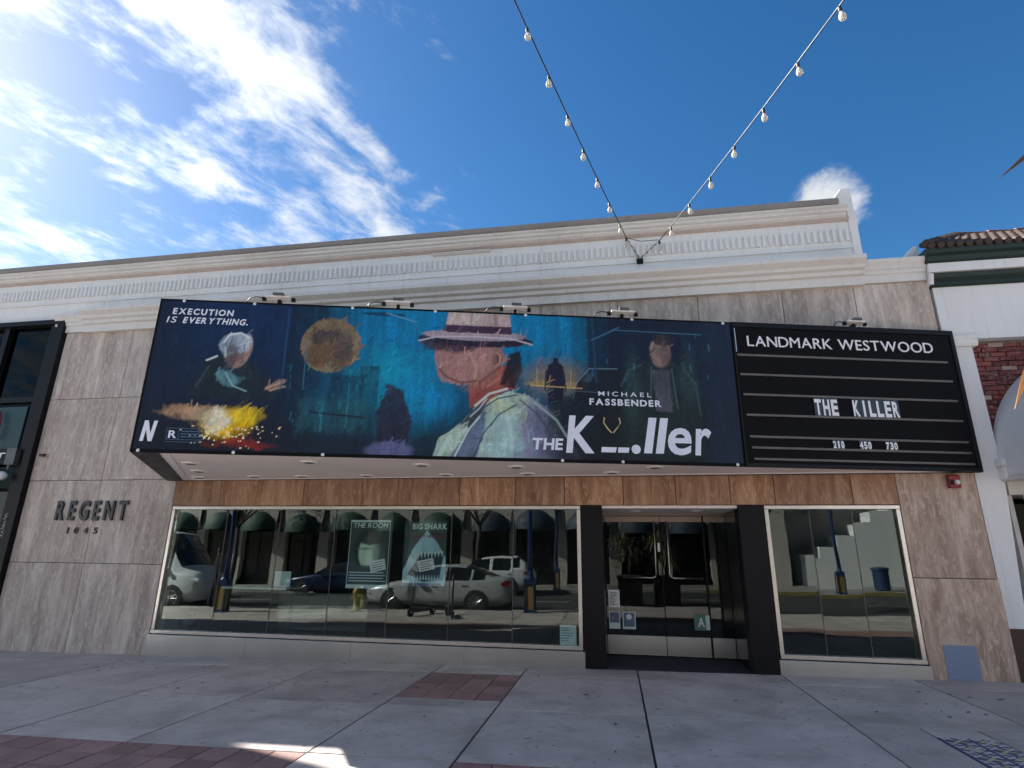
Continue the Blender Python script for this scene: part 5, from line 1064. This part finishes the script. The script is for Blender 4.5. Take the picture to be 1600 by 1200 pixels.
# tree whose leaf tips hang into the right edge of the view
def edge_tree():
    def avoid(p): return p.y > -8.7 and p.x < .80*(p.y+8.9734)+.35
    t = tree('leaning_tree', 'street tree just outside the right edge, brown and orange leaf tips hanging into view', (4.05, -9.6, gz(4)), 5.2, 1.7, 31, 40, .2, None, 'brown_leaf', avoid=avoid)
    lo = Vector((4.05, -9.6, gz(4)))
    b = B()
    def big_leaf(tip, base, wv):
        tip, base = Vector(tip), Vector(base); d = tip-base; s = d.cross(Vector((.2, 1, .1))).normalized()*wv; n = d.cross(s).normalized()*wv*.4; vs = []; fs = []
        for k, (f, ww) in enumerate(((0, .12), (.25, .85), (.5, 1), (.75, .62), (1, .03))): c = base+d*f+Vector((0, 0, .03*math.sin(f*math.pi))); vs += [c-s*ww, c+n*.5, c+s*ww]
        for k in range(4): fs += [(3*k, 3*k+1, 3*k+4, 3*k+3), (3*k+1, 3*k+2, 3*k+5, 3*k+4)]
        return vs, fs
    b.add(*big_leaf((1.03, -7.5, 2.51), (1.35, -7.55, 2.68), .012)); b.obj('hanging_leaf', 'brown_leaf', t, world=True)
    b = B(); b.add(*big_leaf((.935, -7.5, 1.89), (1.08, -7.52, 2.12), .011)); b.obj('hanging_leaf', 'autumn_leaf', t, world=True)
    b = B(); b.path([(3.4, -9.0, 3.6), (2.3, -8.2, 3.2), (1.6, -7.7, 2.85), (1.35, -7.55, 2.68)], [.03, .018, .01, .004], 6); b.path([(2.3, -8.2, 3.2), (1.7, -7.8, 2.5), (1.08, -7.52, 2.12)], [.014, .009, .003], 6); b.obj('twig', 'bark', t, world=True, smooth=True)
edge_tree()
def person():
    t = thing('person', 'person in dark jacket and trousers standing by the van, mirrored in the long window', 'person', (-12.4, -7.9, gz(-12.4)), R(40))
    V = [(0, 0, .95), (0, 0, 1.12), (0, 0, 1.32), (0, 0, 1.45), (0, .01, 1.55), (0, .02, 1.66), (.09, 0, .88), (.10, -.02, .5), (.11, .01, .09), (.12, -.14, .04), (-.09, 0, .88), (-.12, .06, .5), (-.13, .12, .09), (-.14, -.03, .04),
         (.18, 0, 1.40), (.23, .02, 1.14), (.21, -.10, .92), (-.18, 0, 1.40), (-.23, .02, 1.14), (-.21, -.10, .92)]
    Ed = [(0, 1), (1, 2), (2, 3), (3, 4), (4, 5), (0, 6), (6, 7), (7, 8), (8, 9), (0, 10), (10, 11), (11, 12), (12, 13), (3, 14), (14, 15), (15, 16), (3, 17), (17, 18), (18, 19)]
    Rd = [.15, .14, .17, .09, .055, .06, .10, .075, .05, .04, .10, .075, .05, .04, .075, .055, .04, .075, .055, .04]
    def skin(name, V, Ed, Rd, mat, root=0):
        me = bpy.data.meshes.new(name); me.from_pydata(V, Ed, []); o = bpy.data.objects.new(name, me); C.objects.link(o); o.parent = t; me.materials.append(M[mat])
        md = o.modifiers.new('skin', 'SKIN'); md.use_smooth_shade = True
        if not me.skin_vertices: bpy.context.view_layer.objects.active = o
        if not me.skin_vertices:
            bm = bmesh.new(); bm.from_mesh(me); bm.verts.layers.skin.verify(); bm.to_mesh(me); bm.free()
        for i, r_ in enumerate(Rd): me.skin_vertices[0].data[i].radius = (r_, r_*.8 if name == 'body' and i < 3 else r_); me.skin_vertices[0].data[i].use_root = (i == root)
        sb = o.modifiers.new('sub', 'SUBSURF'); sb.levels = sb.render_levels = 2; return o
    skin('body', V, Ed, Rd, 'cloth_dark')
    b = B(); b.lathe([(.0, 1.53), (.055, 1.55), (.078, 1.60), (.082, 1.67), (.078, 1.73), (.05, 1.77), (0, 1.785)], 16, (0, 0, 0)); b.tube((0, -.075, 1.66), (0, -.105, 1.635), .012, .014, 6); b.tube((.08, 0, 1.68), (.085, .005, 1.63), .014, .012, 6); b.tube((-.08, 0, 1.68), (-.085, .005, 1.63), .014, .012, 6); b.obj('head', 'skin', t, smooth=True)
    b = B(); b.lathe([(.086, 1.66), (.09, 1.71), (.078, 1.765), (.045, 1.80), (0, 1.81)], 16, (0, .012, 0)); b.obj('hair', 'hair_dark', t, smooth=True)
    for s in (1, -1):
        v = [(s*.21, -.11, .90), (s*.21, -.12, .84)]; e = [(0, 1)]; r_ = [.03, .032]
        for k in range(4): x = s*.21+(k-1.5)*.018; v += [(x, -.13, .79), (x, -.145, .76-.005*(k % 2))]; n = len(v); e += [(1, n-2), (n-2, n-1)]; r_ += [.009, .008]
        v += [(s*.175, -.145, .83), (s*.17, -.16, .795)]; n = len(v); e += [(1, n-2), (n-2, n-1)]; r_ += [.010, .008]
        skin('hand', v, e, r_, 'skin')
person()

def litter():
    b = B(); r = random.Random(4)
    for k in range(80):
        x, y = r.uniform(-8, 4.8), -abs(r.gauss(0, 1.4))-.05
        if y < -4.8: continue
        a = r.uniform(0, 6.28); l_, w_ = r.uniform(.012, .05), r.uniform(.005, .016); d = Vector((math.cos(a), math.sin(a), 0)); n = Vector((-d.y, d.x, 0)); c = Vector((x, y, gz(x)+.004))
        b.add([c-d*l_, c-n*w_+Vector((0, 0, .004)), c+d*l_, c+n*w_+Vector((0, 0, .006))], [(0, 1, 2, 3)])
    tag(b.obj('leaf_litter', 'rust_brown'), 'tiny dark leaf scraps scattered over the sidewalk slabs', 'litter', kind='stuff')
litter()
